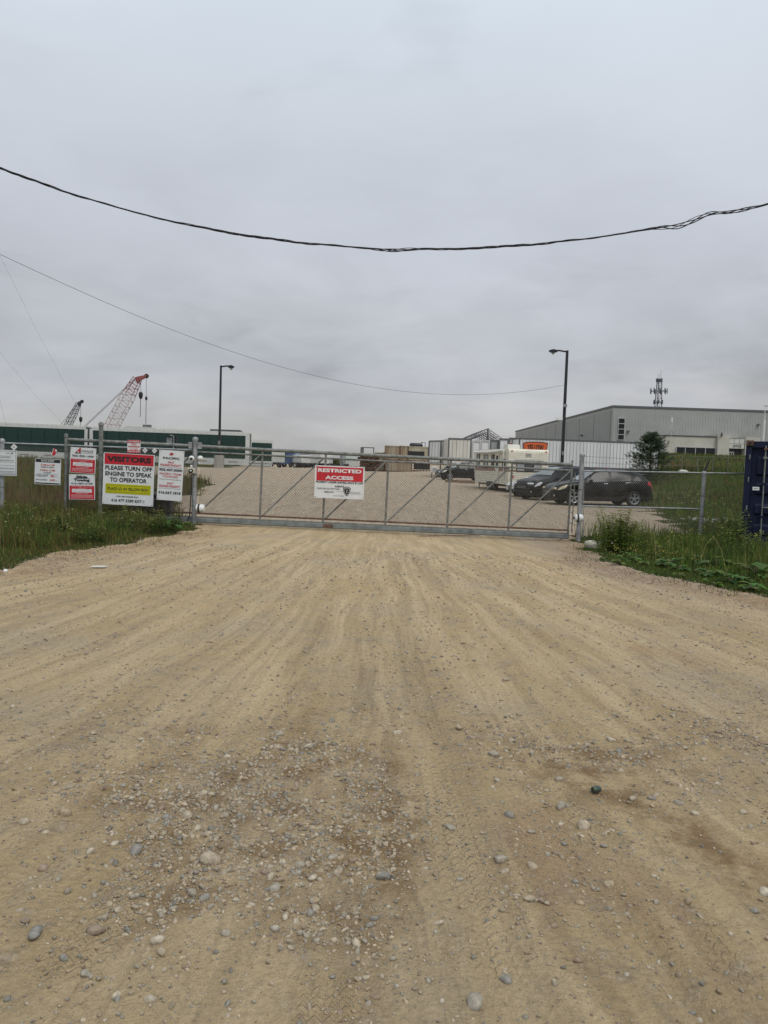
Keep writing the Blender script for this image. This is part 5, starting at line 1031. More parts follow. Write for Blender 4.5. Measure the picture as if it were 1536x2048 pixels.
def win(xa, xb, za, zb, face='side', nm='window', panes=1, curt=True):
    bb = MB(); f = (lambda x, y, z: (x, .035 + y, z)) if face == 'side' else (lambda x, y, z: (-.035 - y, x, z))
    cx, cz, w_, h_ = (xa + xb) / 2, (za + zb) / 2, xb - xa, zb - za
    d3 = (lambda a, bq, c: (a, bq, c)) if face == 'side' else (lambda a, bq, c: (bq, a, c))
    bb.box(f(cx, .0, cz), d3(w_, .05, h_), bev=.03); o = bb.build(nm, black_m, t)
    for k in range(panes):
        pw = w_ / panes; q = MB(); q.box(f(xa + pw * (k + .5), .028, cz), d3(pw - .07, .012, h_ - .09)); q.build('pane', mat('camper_glass', (.07, .075, .08), .1, 0, .2, 1, spec=.8) if (k == panes // 2 or panes == 1) else mat('curtained_glass', (.36, .37, .37), .15, 0, .1, 3), o)
    return o
win(.55, 1.15, 1.5, 2.0); 
win(2.0, 2.55, 1.45, 2.25, nm='door_window'); win(3.0, 3.65, 1.5, 2.3); win(4.5, 5.6, 1.45, 2.3, panes=2); win(6.6, 7.4, 1.55, 2.35)
bb = MB(); bb.box((2.28, .045, 1.45), (.78, .03, 1.85)); do = bb.build('door', cam_c, t); bb = MB(); bb.box((2.6, .07, 1.3), (.06, .03, .12)); bb.build('handle', chrome, do)
win(-Wc * .83, -Wc * .19, 1.28, 1.86, 'rear', 'rear_window', 3)
bb = MB(); bb.box((-.12, -Wc * .50, 1.93), (.22, Wc * .72, .03), Matrix.Rotation(R(-12), 3, 'Y')); bb.build('window_visor', trim_m, t)
bb = MB(); bb.box((-.04, -Wc * .49, 2.28), (.02, .34, .2)); bb.build('badge', mat('badge_beige', (.45, .42, .36), .5), t)
for a in (-.1, -.03, .04, .11): bb = MB(); bb.box((-.055, -Wc * .49 + a, 2.29), (.012, .03, .10 - abs(a) * .4)); bb.build('badge_mark', grey_p, t)
for y_ in (-.18, -Wc + .18): bb = MB(); bb.box((-.045, y_, 2.5), (.03, .12, .05)); bb.build('marker_lamp', red_p, t)
for y_ in (-.25, -Wc + .25): bb = MB(); bb.box((-.045, y_, .95), (.03, .18, .12)); bb.build('tail_light', red_p, t)
bb = MB(); bb.box((-.03, -Wc / 2, .55), (.14, Wc, .13), bev=.03); bb.build('rear_bumper', cam_c, t)
bb = MB(); bb.tube([(.6, .16, z1 - .10), (3.5, .17, z1 - .16), (Lc - .5, .16, z1 - .14)], .085, 8); ao = bb.build('rolled_awning', mat('awning_white', (.68, .68, .64), .6, 0, .06), t, True)
for x_ in (.62, Lc - .55): bb = MB(); bb.bar((x_, .08, .75), (x_, .16, z1 - .12), .045); bb.build('awning_arm', MATS['awning_white'], ao)
bb = MB(); bb.prism([(.55, z1), (.65, z1 + .28), (1.35, z1 + .30), (1.75, z1 + .02)], -Wc * .34, -Wc * .04); bb.build('roof_air_conditioner', mat('ac_cream', (.62, .60, .52), .5, 0, .06), t)
bb = MB(); bb.box((4.5, -Wc * .5, z1 + .12), (.5, .5, .14), bev=.03); bb.build('roof_vent', white_p, t)
bb = MB(); bb.box((Lc * .45, .03, z0 - .02), (1.9, .05, .34)); bb.build('wheel_arch', black_m, t)
for x_ in (Lc * .45 - .42, Lc * .45 + .42):
    for y_ in (-.18, -Wc + .18): bb = MB(); bb.lathe([(.18, -.1), (.33, -.1), (.36, -.06), (.36, .06), (.33, .1), (.18, .1)], (x_, y_, .34), 'y', 20); wo = bb.build('wheel', rubber, t, True); bb = MB(); bb.lathe([(0, -.06), (.2, -.09), (.2, .09), (0, .06)], (x_, y_, .34), 'y', 14); bb.build('rim', white_p, wo, True)
bb = MB(); bb.box((Lc / 2, -Wc / 2, z0 - .04), (Lc - .6, Wc * .8, .12)); bb.build('chassis', black_m, t)
bb = MB(); bb.tube([(Lc - .3, -Wc * .25, .5), (Lc + 1.1, -Wc / 2, .5)], .05, 6); bb.tube([(Lc - .3, -Wc * .75, .5), (Lc + 1.1, -Wc / 2, .5)], .05, 6); bb.build('tow_bar', black_m, t)
for x_ in (.3, Lc - .6): bb = MB(); bb.bar((x_, -.25, z0), (x_ + .12, -.25, .02), .06); bb.build('stabiliser_leg', galv, t)
# small generator / timber curb
A = P(863, 936, 78); t = thing('utility_box', 'small white utility box on a frame left of the far black SUV', 'box', (A.x, 78, g(A.x, 78))); b = MB(); b.box((.3, 0, .85), (.62, .6, .6), bev=.03); b.build('box_body', white_p, t); b = MB(); b.box((.3, -.32, .85), (.4, .03, .35)); b.build('cover', tgrey, t)
for x in (.05, .55): b = MB(); b.box((x, 0, .28), (.07, .5, .56)); b.build('leg', black_m, t)
for i, (a, c, Y) in enumerate(((918, 950, 62), (890, 917, 63))):
    A = P(a, 962, Y); B = P(c, 962, Y); t = thing('timber_beam', ['brown timber beam lying on the gravel in front of the far black SUV', 'second timber beam end left of the first one'][i], 'timber', (A.x, Y, g(A.x, Y))); b = MB(); b.box(((B.x - A.x) / 2, 0, .1), (B.x - A.x, .22, .2), bev=.02); b.build('beam', mat('timber', (.20, .13, .085), .9, 0, .2, 6), t)
# ================================================================== PINE
def pine(px, Y, top_py, wpx, label, seed):
    r = random.Random(seed); A = P(px, 930, Y); zg = g(A.x, Y); Hh = P(px, top_py, Y).z - zg; Rm = wpx / F * Y / 2
    t = thing('pine_tree', label, 'tree', (A.x, Y, zg)); bk = mat('pine_bark', (.09, .065, .05), .9, 0, .3, 10)
    b = MB(); b.tube([(0, 0, -.2), (.03, 0, Hh * .4), (.0, 0, Hh * .8), (.02, 0, Hh * .98)], [.11, .08, .04, .012], 8); b.build('trunk', bk, t, True)
    V = []; T = []; br = MB(); tips = []
    for i in range(210):
        f = r.random() ** .85; z = Hh * (.05 + .93 * f); rad = Rm * (1.0 - f) ** .62 * r.uniform(.55, 1.12) + .12; a = r.uniform(0, 6.283); rise = .18 + .55 * f
        end = Vector((math.cos(a) * rad, math.sin(a) * rad, z + rad * rise * .6)); s0 = Vector((0, 0, z)); mid = s0.lerp(end, .5) + Vector((0, 0, -.04)); br.tube([s0, mid, end], [.018, .012, .005], 3, False)
        for k in range(7):
            q = .28 + .72 * (k + r.random()) / 7; p = s0.lerp(end, q) + Vector((r.gauss(0, .07), r.gauss(0, .07), r.gauss(0, .05))) * (1 + rad * .5); tips.append((p, (end - s0).normalized() + Vector((0, 0, .55)), q))
    for p, d, q in tips:
        d = (d + Vector((r.gauss(0, .35), r.gauss(0, .35), r.gauss(0, .25)))).normalized(); c = np.array((.042, .066, .030)) * r.uniform(.6, 1.45)
        for k in range(26):
            s0 = p + d * r.uniform(-.05, .16); nd = (d * .7 + Vector((r.gauss(0, .6), r.gauss(0, .6), r.gauss(0, .6)))).normalized(); ln = r.uniform(.10, .17); sd_ = nd.orthogonal().normalized() * .010
            V += [s0 - sd_, s0 + sd_, s0 + nd * ln]; T += [c, c, c * 1.1]
    br.build('branch_network', bk, t, kind='stuff', fix=False)
    npmesh('crown', V, np.arange(len(V)).reshape(-1, 3), leaf_m, np.array(T), t, 'stuff')
pine(1300, 58, 868, 118, 'dark young pine standing in front of the long white trailer end', 5)
# ================================================================== FAR CHAIN LINK FENCE ON THE BANK
t0 = P(1340, 930, 80); t = thing('far_fence', 'thin chain link fence running across the grassy hill below the office', 'fence', (t0.x, 80, 0))
pxs = [1340, 1365, 1396, 1426, 1456.5, 1490, 1525, 1560]; pts = []
for px in pxs:
    q = P(px, hor(px) - 38, 80); zg = g(q.x, 80); b = MB(); b.tube([(q.x - t0.x, 0, zg - .3), (q.x - t0.x, 0, q.z)], .024, 6); b.build('post', galv_d, t); pts.append((q.x - t0.x, 0, q.z, zg))
b = MB(); b.tube([p[:3] for p in pts], .018, 6); b.build('top_rail', galv_d, t)
b = MB(); x = pts[0][0]
while x < pts[-1][0]:
    zt_ = np.interp(x, [p[0] for p in pts], [p[2] for p in pts]); zg = np.interp(x, [p[0] for p in pts], [p[3] for p in pts])
    for s_ in (-1, 1): b.tube([(x, 0, zt_), (x + s_ * (zt_ - zg), 0, zg)], .004, 3, False)
    x += .16
b.build('chain_link', wire_m, t, kind='stuff', fix=False)
# ================================================================== GATE AND FENCES
WR = .0056
def chainlink(name, parent, p0, p1, h0, h1, m_=None, cell=.036, r=WR, zfun=None):
    """vertical woven mesh between p0,p1 (local 3d, xy) ; h0/h1 functions of fraction giving z range"""
    p0 = Vector(p0); p1 = Vector(p1); L_ = (p1.xy - p0.xy).length; n_ = int(L_ / cell); d = (p1 - p0).normalized() if False else Vector((p1.x - p0.x, p1.y - p0.y, 0)).normalized(); nrm = Vector((-d.y, d.x, 0))
    K = int(max(h1(0) - h0(0), h1(1) - h0(1)) / cell) + 2; i = np.arange(n_)[:, None]; k = np.arange(K)[None, :]; u = (i + (k + i) % 2) * cell; z = np.broadcast_to(k * cell, u.shape).astype(float); f = (u / L_)
    lo = h0(0) + (h0(1) - h0(0)) * f; hi = h1(0) + (h1(1) - h1(0)) * f; z = np.minimum(lo + z, hi)
    dep = ((k % 2) * 2 - 1) * .002
    X = p0.x + d.x * u + nrm.x * dep; Y = p0.y + d.y * u + nrm.y * dep
    cen_ = np.stack([X, Y, z], -1); off = np.array([d * r * .9, -d * r * .5 + nrm * r * .87, -d * r * .5 - nrm * r * .87])
    V = (cen_[:, :, None, :] + off[None, None]).reshape(-1, 3); base = (np.arange(n_)[:, None] * K + np.arange(K - 1)[None, :]).ravel() * 3
    Fc = np.concatenate([np.stack([base + a, base + b_, base + b_ + 3, base + a + 3], 1) for a, b_ in ((0, 1), (1, 2), (2, 0))])
    return npmesh(name, V, Fc, m_ or wire_m, None, parent, 'stuff')
YL, YR = 20.4, 21.0
GA = P(393, 1000, YL); GB = P(1141, 1000, YR); gl = math.hypot(GB.x - GA.x, YR - YL)
zTL = P(393, 891, YL).z; zTR = P(1143, 929.5, YR).z; zBL = P(393, 1039, YL).z; zBR = P(1141, 1071, YR).z; H_g = ((zTL - zBL) + (zTR - zBR)) / 2
slope = math.atan2(((zTR + zBR) - (zTL + zBL)) / 2, gl); rzg = math.atan2(YR - YL, GB.x - GA.x)
gate = thing('sliding_gate', 'long chain link cantilever gate with diagonal braces closed across the dirt road', 'gate', (GA.x, YL, (zBL)), rzg, -slope)
mw = gl; TAIL = -3.45
tz = H_g     # local: x along gate, z up, beam centre z=0
def gmb(name, fn, m_, sm=False, par=gate): b = MB(); fn(b); return b.build(name, m_, par, sm)
gmb('top_pipe', lambda b: b.tube([(TAIL, 0, tz), (mw * .45, 0, tz - .015), (mw - .02, 0, tz)], .048, 12), galv_d, True)
gmb('pipe_coupling', lambda b: b.tube([(mw * .285, 0, tz - .008), (mw * .285 + .22, 0, tz - .008)], .056, 12), galv_d, True)
gmb('upper_rail', lambda b: b.tube([(TAIL + .1, 0, tz - .155), (mw, 0, tz - .155)], .026, 10), galv_d, True)
gmb('lower_rail', lambda b: b.tube([(TAIL + .1, 0, .175), (mw, 0, .155)], .024, 10), rusty, True)
gmb('bottom_beam', lambda b: b.box(((mw + TAIL) / 2, 0, -.015), (mw - TAIL, .11, .13), bev=.02), beam_m)
gmb('beam_lip', lambda b: b.box(((mw + TAIL) / 2, -.02, .072), (mw - TAIL, .05, .03)), galv_d)
gmb('rust_patch', lambda b: b.box((mw * .347, -.058, -.015), (.26, .012, .10)), rusty)
step = mw / 6
for k in range(1, 7):
    x = step * k - (.0 if k < 6 else .03); gmb('upright', lambda b: b.tube([(x, 0, .03), (x, 0, tz + (-.02 if k < 6 else .12))], .028, 10), galv_d, True)
gmb('upright', lambda b: b.tube([(mw + .06, -.04, .1), (mw + .06, -.04, tz - .2)], .016, 8), galv_d, True)
for k in range(6): gmb('diagonal_brace', lambda b: b.tube([(step * k + .07, -.01, .19), (step * (k + 1) - .07, -.01, tz - .17)], .021, 8), galv_d, True)
for k in (0, 1): gmb('diagonal_brace', lambda b: b.tube([(TAIL + k * 1.7 + .1, .0, .19), (TAIL + (k + 1) * 1.7 - .05, 0, tz - .17)], .021, 8), galv_d, True)
for x in (TAIL + .1, TAIL + 1.75): gmb('tail_upright', lambda b: b.tube([(x, 0, .03), (x, 0, tz)], .026, 8), galv_d, True)
chainlink('chain_link', gate, (.05, .03, 0), (mw - .02, .03, 0), lambda f: .16, lambda f: tz - .16)
chainlink('chain_link', gate, (TAIL + .1, .03, 0), (-.05, .03, 0), lambda f: .16, lambda f: tz - .16)
for k in range(5): gmb('tie_wire', lambda b: b.tube([(mw + .03, -.05, .35 + k * .3), (mw + .03, .03, .36 + k * .3)], .02, 6), galv)
# drooping chain cable in front of gate
t = thing('steel_cable', 'thin dark cable drooping along the ground in front of the gate', 'cable', (0, 0, 0)); b = MB()
pts = []
for px, py in ((396, 1050), (470, 1052), (520, 1057), (620, 1066), (700, 1071), (780, 1073), (860, 1072), (960, 1070)): q = P(px, py, 20.15 + .3 * (px - 396) / 564); pts.append(q)
b.tube(pts, .009, 5); b.build('cable_strand', rusty, t, True, fix=False)
# ---- posts
def post(label, px, pyt, pyb, Y, r=.05, cap=True, m_=galv, group='steel posts of the gate and fence', nm='fence_post', cap_r=1.25):
    B = P(px, pyb, Y); T_ = P(px + (pyb - pyt) * math.tan(ROLL) , pyt, Y); t = thing(nm, label, 'post', (B.x, Y, B.z), group=group); h = T_.z - B.z
    b = MB(); b.tube([(0, 0, -.3), (0, 0, h)], r, 14); b.build('post_pipe', m_, t, True)
    if cap: b = MB(); b.lathe([(r * cap_r, -.06), (r * cap_r, 0), (r * .8, .03), (0, .045)], (0, 0, h), 'z', 14); b.build('post_cap', m_, t, True)
    for q in (.25, .6): b = MB(); b.lathe([(r, -.02), (r + .006, -.02), (r + .006, .02), (r, .02)], (0, 0, h * q), 'z', 14); b.build('clamp_band', galv_d, t)
    return t, h
gp, ghh = post('tall left gate post carrying two cameras and a keypad box', 387.5, 877, 1056, 20.15, .062, nm='gate_post')
rp, rph = post('right gate post with a white roller near its foot', 1156, 909, 1084, 20.85, .062, nm='gate_post')
post('tallest left fence post between the red signs and the visitor notice', 200.5, 847, 1024, 19.9, .055, m_=galv_d)
post('slender fence post left of the two red and white towing signs', 131, 870, 1016, 20.0, .038, m_=galv_d)
post('fence post behind the white permit board at the left edge', 4, 880, 1005, 19.6, .052, m_=galv)
fp, fph = post('round topped fence post with a slanting arm behind the right weeds', 1401.5, 945, 1062, 22.2, .058, nm='fence_post')
b = MB(); b.bar((0, 0, fph + .03), (.13, -.02, fph + .40), .035); b.build('barb_arm', black_m, fp)
# rollers, cameras, keypad on left post
def roller(px, py, Y, par, label, face):
    o = par.location; q = P(px, py, Y) - Vector(o); b = MB(); b.tube([q + Vector((-.12, -.02, 0)), q + Vector((-.09, -.02, 0)), q + Vector((.07, -.02, 0)), q + Vector((.11, -.02, 0))], [.075, .105, .105, .08], 16); ro = b.build('white_roller', white_p, par, True)
    b = MB(); b.lathe([(.108, -.022), (.113, -.022), (.113, .022), (.108, .022)], q + Vector((-.03, -.02, 0)), 'x', 16); b.build('roller_band', rubber, ro)
    b = MB(); b.lathe([(0, -.012), (.04, -.012), (.04, .012), (0, .012)], q + Vector((-.125 if face < 0 else .115, -.02, 0)), 'x', 12); b.build('roller_hub', rubber, ro)
roller(401, 1016.5, 20.0, gp, '', -1); roller(1157, 1036, 20.65, rp, '', -1)
o = Vector(gp.location)
for px, py in ((383, 917), (400.5, 917)):
    q = P(px, py, 20.02) - o; b = MB(); b.lathe([(0, -.07), (.04, -.06), (.068, -.03), (.075, 0), (.068, .03), (.04, .06), (0, .07)], q, 'y', 16); do = b.build('dome_camera', white_p, gp, True)
    b = MB(); b.lathe([(0, -.085), (.03, -.08), (.038, -.055), (0, -.05)], q + Vector((.008 if px < 390 else .03, 0, -.005)), 'y', 12); b.build('camera_lens', black_m if px < 390 else rail_w, do)
    b = MB(); b.tube([q + Vector((0, .04, 0)), Vector((0, 0, q.z + .02))], .02, 6); b.build('camera_bracket', galv_d, do)
q = P(382.5, 941.5, 20.0) - o; b = MB(); b.box(q, (.21, .08, .15), bev=.02); kb = b.build('speaker_box', mat('box_cream', (.50, .47, .36), .5, 0, .08), gp)
b = MB(); b.lathe([(0, 0), (.058, 0), (.058, -.02), (.045, -.025), (0, -.02)], q + Vector((0, -.04, 0)), 'y', 18); b.build('speaker_ring', black_m, kb, True); b = MB(); b.lathe([(0, -.05), (.012, -.048), (.026, -.03), (.026, -.02), (0, -.02)], q + Vector((0, -.04, 0)), 'y', 12); b.build('call_button', white_p, kb, True)
b = MB(); b.box(q + Vector((0, 0, .115)), (.055, .05, .07), bev=.01); b.build('reader', white_p, gp)
b = MB(); qa = q + Vector((-.0, .0, -.08)); b.tube([qa, qa + Vector((0, .03, -.5)), qa + Vector((-.03, .03, -1.1)), qa + Vector((-.16, .02, -1.42))], .016, 6); b.build('conduit', black_m, gp, True)
for sx in (-1, 1):
    b = MB(); zq = P(391, 891, 20.15).z - o.z; b.box((sx * .115, 0, zq - .0), (.09, .14, .17)); b.build('guide_bracket', galv, gp)
b = MB(); b.box((0, .12, P(391, 920, 20.15).z - o.z), (.10, .06, .22)); b.build('junction_box', galv_d, gp)
# ---- left fence (mesh + rails) and right fence
def fence(name, label, ax, bx_, Ya, Yb, ytopA, ytopB, hgt, extra=None, rails=True):
    A = P(ax, ytopA, Ya); B = P(bx_, ytopB, Yb); t = thing(name, label, 'fence', (A.x, A.y, A.z)); d = B - A
    b = MB(); b.tube([(0, 0, 0), d], .022, 10); b.build('top_rail', galv, t, True)
    chainlink('chain_link', t, (0, .03, 0), (d.x, d.y + .03, 0), lambda f: -hgt + d.z * f, lambda f: -.01 + d.z * f)
    b = MB(); n_ = int(d.length / .072)
    for k in range(n_): q = d * (k / n_); b.tube([q + Vector((0, .03, -.02)), q + Vector((.012, .03, .03))], .003, 3, False)
    b.build('mesh_barbs', wire_m, t, kind='stuff', fix=False)
    return t, d
lf, d = fence('chain_link_fence', 'chain link fence carrying the signs left of the gate', -90, 386, 19.9, 20.3, 882.5, 900, 1.75)
rf_, d = fence('chain_link_fence', 'chain link fence from the right gate post to the blue container', 1160, 1492, 21.2, 22.6, 941.5, 947.5, 1.75)
q0 = P(1163, 1012, 21.2) - Vector(rf_.location); q1 = P(1396, 1018, 22.2) - Vector(rf_.location); b = MB(); b.tube([q0, q1], .024, 10); b.build('middle_rail', galv, rf_, True)
for k, py in enumerate((912.5, 925)):
    a_ = P(1165, py, 21.0) - Vector(rf_.location); c_ = P(1409, 922 + k * 9, 22.2) - Vector(rf_.location); b = MB(); b.tube([a_, a_.lerp(c_, .5) + Vector((0, 0, -.03)), c_], .005, 4, False)
    for j in range(40): q = a_.lerp(c_, j / 40) + Vector((0, 0, -.03 * (1 - abs(j / 20 - 1)))); b.tube([q + Vector((-.01, 0, -.02)), q + Vector((.01, 0, .02))], .0025, 3, False)
    b.build('barbed_wire', wire_m, rf_, fix=False)
b = MB(); b.tube([P(1168, 943, 21.1) - Vector(rf_.location), P(1166, 1075, 21.1) - Vector(rf_.location)], .012, 6); b.build('tension_bar', galv, rf_)
# small things on left fence
def dia(px, py, Y, s_, lab, m_=white_p):
    q = P(px, py, Y); t = thing('reflector_plate', lab, 'reflector', q, 0, 0, 'white diamond plates on the left fence'); b = MB(); b.prism([(-s_, 0), (0, s_), (s_, 0), (0, -s_)], -.006, .006); b.build('plate', m_, t); b = MB(); b.prism([(-s_ * .45, 0), (0, s_ * .45), (s_ * .45, 0), (0, -s_ * .45)], -.009, -.006); b.build('plate_mark', mat('pale_grey', (.45, .46, .46), .5), t)
dia(28, 894, 19.75, .085, 'white diamond plate just above the corner of the permit board'); dia(0, 893, 19.7, .06, 'white plate cut by the left picture edge'); dia(290, 901, 20.1, .07, 'left one of the two diamond plates between the notice and the tilted sign'); dia(309, 901.5, 20.1, .07, 'right one of the two diamond plates beside the tilted sign')
q = P(109, 905, 19.9); t = thing('fallen_flag', 'small crumpled red and white plate stuck in the fence above the rate board', 'sign', q, 0, R(12)); b = MB(); b.prism([(-.05, -.08), (-.035, .09), (.02, .10), (.045, .02), (.02, -.075)], -.008, .004); b.build('plate', sign_r, t); b = MB(); b.prism([(-.062, -.09), (-.045, .10), (-.033, .10), (-.05, -.09)], -.014, .004); b.build('plate_edge', white_p, t); b = MB(); b.prism([(.0, .08), (.05, .085), (.06, .04), (.03, .02)], -.013, -.008); b.build('plate_corner', white_p, t)
# barrier board behind fence (left)
q0 = P(36, 910, 23); q1 = P(129, 911, 23)
# call box / floodlight behind the gate tail
q = P(340, 881, 23); t = thing('yard_floodlight', 'grey box unit on a bent pipe bracket behind the left gate rail', 'lamp', (q.x, 23, g(q.x, 23))); hz = q.z - g(q.x, 23)
b = MB(); b.tube([(.11, 0, 0), (.11, 0, hz + .12), (.05, 0, hz + .15), (0, 0, hz + .15)], .02, 6); b.build('pole', galv, t, True); b = MB(); b.box((-.02, 0, hz), (.14, .12, .19), bev=.01); b.build('lamp_box', galv, t); b = MB(); b.box((-.03, -.02, hz + .13), (.22, .2, .025)); b.build('hood', black_m, t); b = MB(); b.box((.17, .03, hz - .04), (.07, .08, .36)); b.build('battery_box', black_m, t)
# operator cabinet under signs
q = P(327, 1015, 20.9); t = thing('gate_operator', 'dark operator cabinet behind the mesh under the tilted white sign', 'cabinet', (q.x, 20.9, g(q.x, 20.9))); b = MB(); hz = P(327, 1001, 20.9).z - t.location.z; b.box((0, 0, hz / 2), (.46, .4, hz), bev=.02); b.build('cabinet', mat('cabinet_grey', (.05, .055, .06), .6, .1, .15), t); b = MB(); b.box((0, 0, hz + .02), (.52, .46, .04)); b.build('lid', trim_m, t); b = MB(); b.box((.08, -.21, hz * .6), (.16, .02, .22)); b.build('cover_plate', galv_d, t)
q = P(297, 1012, 21.0); t = thing('battery_chest', 'low dark chest left of the operator cabinet under the visitor notice', 'chest', (q.x, 21.1, g(q.x, 21.1))); b = MB(); b.box((0, 0, .42), (.5, .4, .5), bev=.02); b.build('chest_body', black_m, t); b = MB(); b.box((0, 0, .7), (.54, .44, .06), bev=.01); b.build('lid', trim_m, t); 
for x in (-.2, .2): b = MB(); b.box((x, 0, .1), (.05, .3, .2)); b.build('foot', trim_m, t)
# ================================================================== SIGNS
def sign(name, label, px, py, wp, hp, Y, tilt, fn, back=True, group='notice boards on the gate and fence', m_=sign_w):
    q = P(px, py, Y); s_ = Y / F / math.cos(math.atan2(px - 768, F)) * 1.0; w, h = wp * Y / F, hp * Y / F
    t = thing(name, label, 'sign', q, 0, R(tilt), group)
    b = MB(); b.box((0, 0, 0), (w, .008, h)); po = b.build('panel', m_, t); fn(t, w, h)
    for sx in (-1, 1):
        for sz in (-1, 1): b = MB(); b.lathe([(0, -.012), (.009, -.009), (.011, -.004), (0, -.003)], (sx * (w / 2 - .03), 0, sz * (h / 2 - .03)), 'y', 8); b.build('bolt', black_m, t)
    return t
def band(t, x, z, w, h, m_, y=-.0065, nm='colour_band'): b = MB(); b.box((x, y, z), (w, .003, h)); return b.build(nm, m_, t)
def lines(t, rows, x, w, m_, y=-.0095):   # illegible small print as broken dashes
    r = random.Random(9)
    for z, h in rows:
        b = MB(); u = -w / 2
        while u < w / 2: l_ = r.uniform(.015, .06); l_ = min(l_, w / 2 - u); b.box((x + u + l_ / 2, y, z), (l_, .001, h)); u += l_ + .008
        b.build('small_print', m_, t, kind='stuff')
def s_vis(t, w, h):
    band(t, 0, h * .385, w * .96, h * .195 + .02, sign_r); text(t, 'VISITORS', 0, h * .385, h * .105, w * .86, black_p, bold=.045)
    for z, s_, ww in ((.215, 'PLEASE TURN OFF', .92), (.10, 'ENGINE TO SPEAK', .91), (-.015, 'TO OPERATOR', .72)): text(t, s_, 0, h * z, h * .082, w * ww, black_p, bold=.025)
    band(t, .0, -h * .19, w * .89, h * .19, sign_y); 
    for z in (-.19 - .065, -.19 + .065): band(t, 0, h * z, w * .83, .006, black_p, -.0085, 'border_line')
    for x in (-.415, .415): band(t, w * x, -h * .19, .006, h * .13, black_p, -.0085, 'border_line')
    text(t, 'PLACE I.D. IN YELLOW BOX', 0, -h * .19, h * .055, w * .79, black_p, bold=.02); text(t, 'FOR HELP PLEASE CALL', 0, -h * .335, h * .026, w * .43, black_p, bold=.03); text(t, '416 477 5589 EXT.1', 0, -h * .415, h * .055, w * .65, black_p, bold=.02)
sign('visitor_notice', 'large white visitor notice with red header and yellow strip', 257, 959, 102, 103, 19.75, 1.3, s_vis)
def s_pac(t, w, h):
    for k in (-1, 0, 1): b = MB(); b.prism([(-.05 + k * .0, 0), (.02, .05), (.035, .038), (-.035, -.012)], -.012, -.009); o = b.build('logo_bar', red_p, t); o.location = (k * .022 + .005, 0, h * .435 - .02 - k * .012)
    b = MB(); b.prism([(-.055, -.01), (.0, .045), (.055, .01), (0, -.045)], -.0095, -.008); o = b.build('logo_field', mat('logo_dark', (.30, .10, .10), .5), t); o.location = (0, 0, h * .435)
    text(t, 'PACIFIC', -.0, h * .365, h * .038, w * .66, black_p, bold=.03)
    for z, s_, ww, hh, mm, bo in ((.285, '24x7', .26, .034, red_p, .02), (.235, 'POUND FACILITY', .82, .036, red_p, .03), (.15, '905.407.0000', .9, .042, black_p, .025), (.075, 'PACIFIC TEAM', .84, .036, red_p, .012), (.020, 'TOWING', .58, .036, red_p, .012), (-.105, '24x7', .26, .034, red_p, .02), (-.155, 'POUND FACILITY', .82, .036, red_p, .03)): text(t, s_, 0, h * z, h * hh * .95, w * ww, mm, bold=bo)
    text(t, 'Towers Truck And Trailer Sales Ltd', 0, -h * .040, h * .014, w * .82, black_p, bold=.02); text(t, '416.567.1818', 0, -h * .405 + h * .15, h * .044, w * .88, black_p, bold=.025) if False else None
    lines(t, [(h * .198, .008)], 0, w * .8, grey_p); lines(t, [(-h * .195, .008)], 0, w * .8, grey_p); text(t, '416.567.1818', 0, -h * .245, h * .044, w * .88, black_p, bold=.025)
def s_pac2(t, w, h):
    def T(s_, z, hh, ww, mm, bo): text(t, s_, 0, h * z, h * hh, w * ww, mm, bold=bo)
    for k in (-1, 0, 1): b = MB(); b.prism([(-.045, -.012), (.015, .045), (.032, .035), (-.028, -.022)], -.012, -.009); o = b.build('logo_bar', red_p, t); o.location = (k * .024 + .005, 0, h * .42 - k * .010)
    T('PACIFIC', .345, .042, .66, black_p, .03); T('24x7', .262, .038, .26, red_p, .02); T('POUND FACILITY', .205, .042, .84, red_p, .03); lines(t, [(h * .16, .007)], 0, w * .84, grey_p); T('905.407.0000', .11, .05, .92, black_p, .03)
    T('PACIFIC TEAM', .03, .040, .86, red_p, .012); T('TOWING', -.025, .040, .60, red_p, .012); T('Towers Truck And Trailer Sales Ltd', -.08, .016, .86, black_p, .02)
    T('24x7', -.155, .038, .26, red_p, .02); T('POUND FACILITY', -.215, .042, .84, red_p, .03); lines(t, [(-h * .262, .007)], 0, w * .84, grey_p); T('416.567.1818', -.345, .055, .90, black_p, .03)
sign('towing_sign', 'tall tilted white towing sign left of the camera post', 341, 951, 50, 100, 19.7, 2.3, s_pac2)
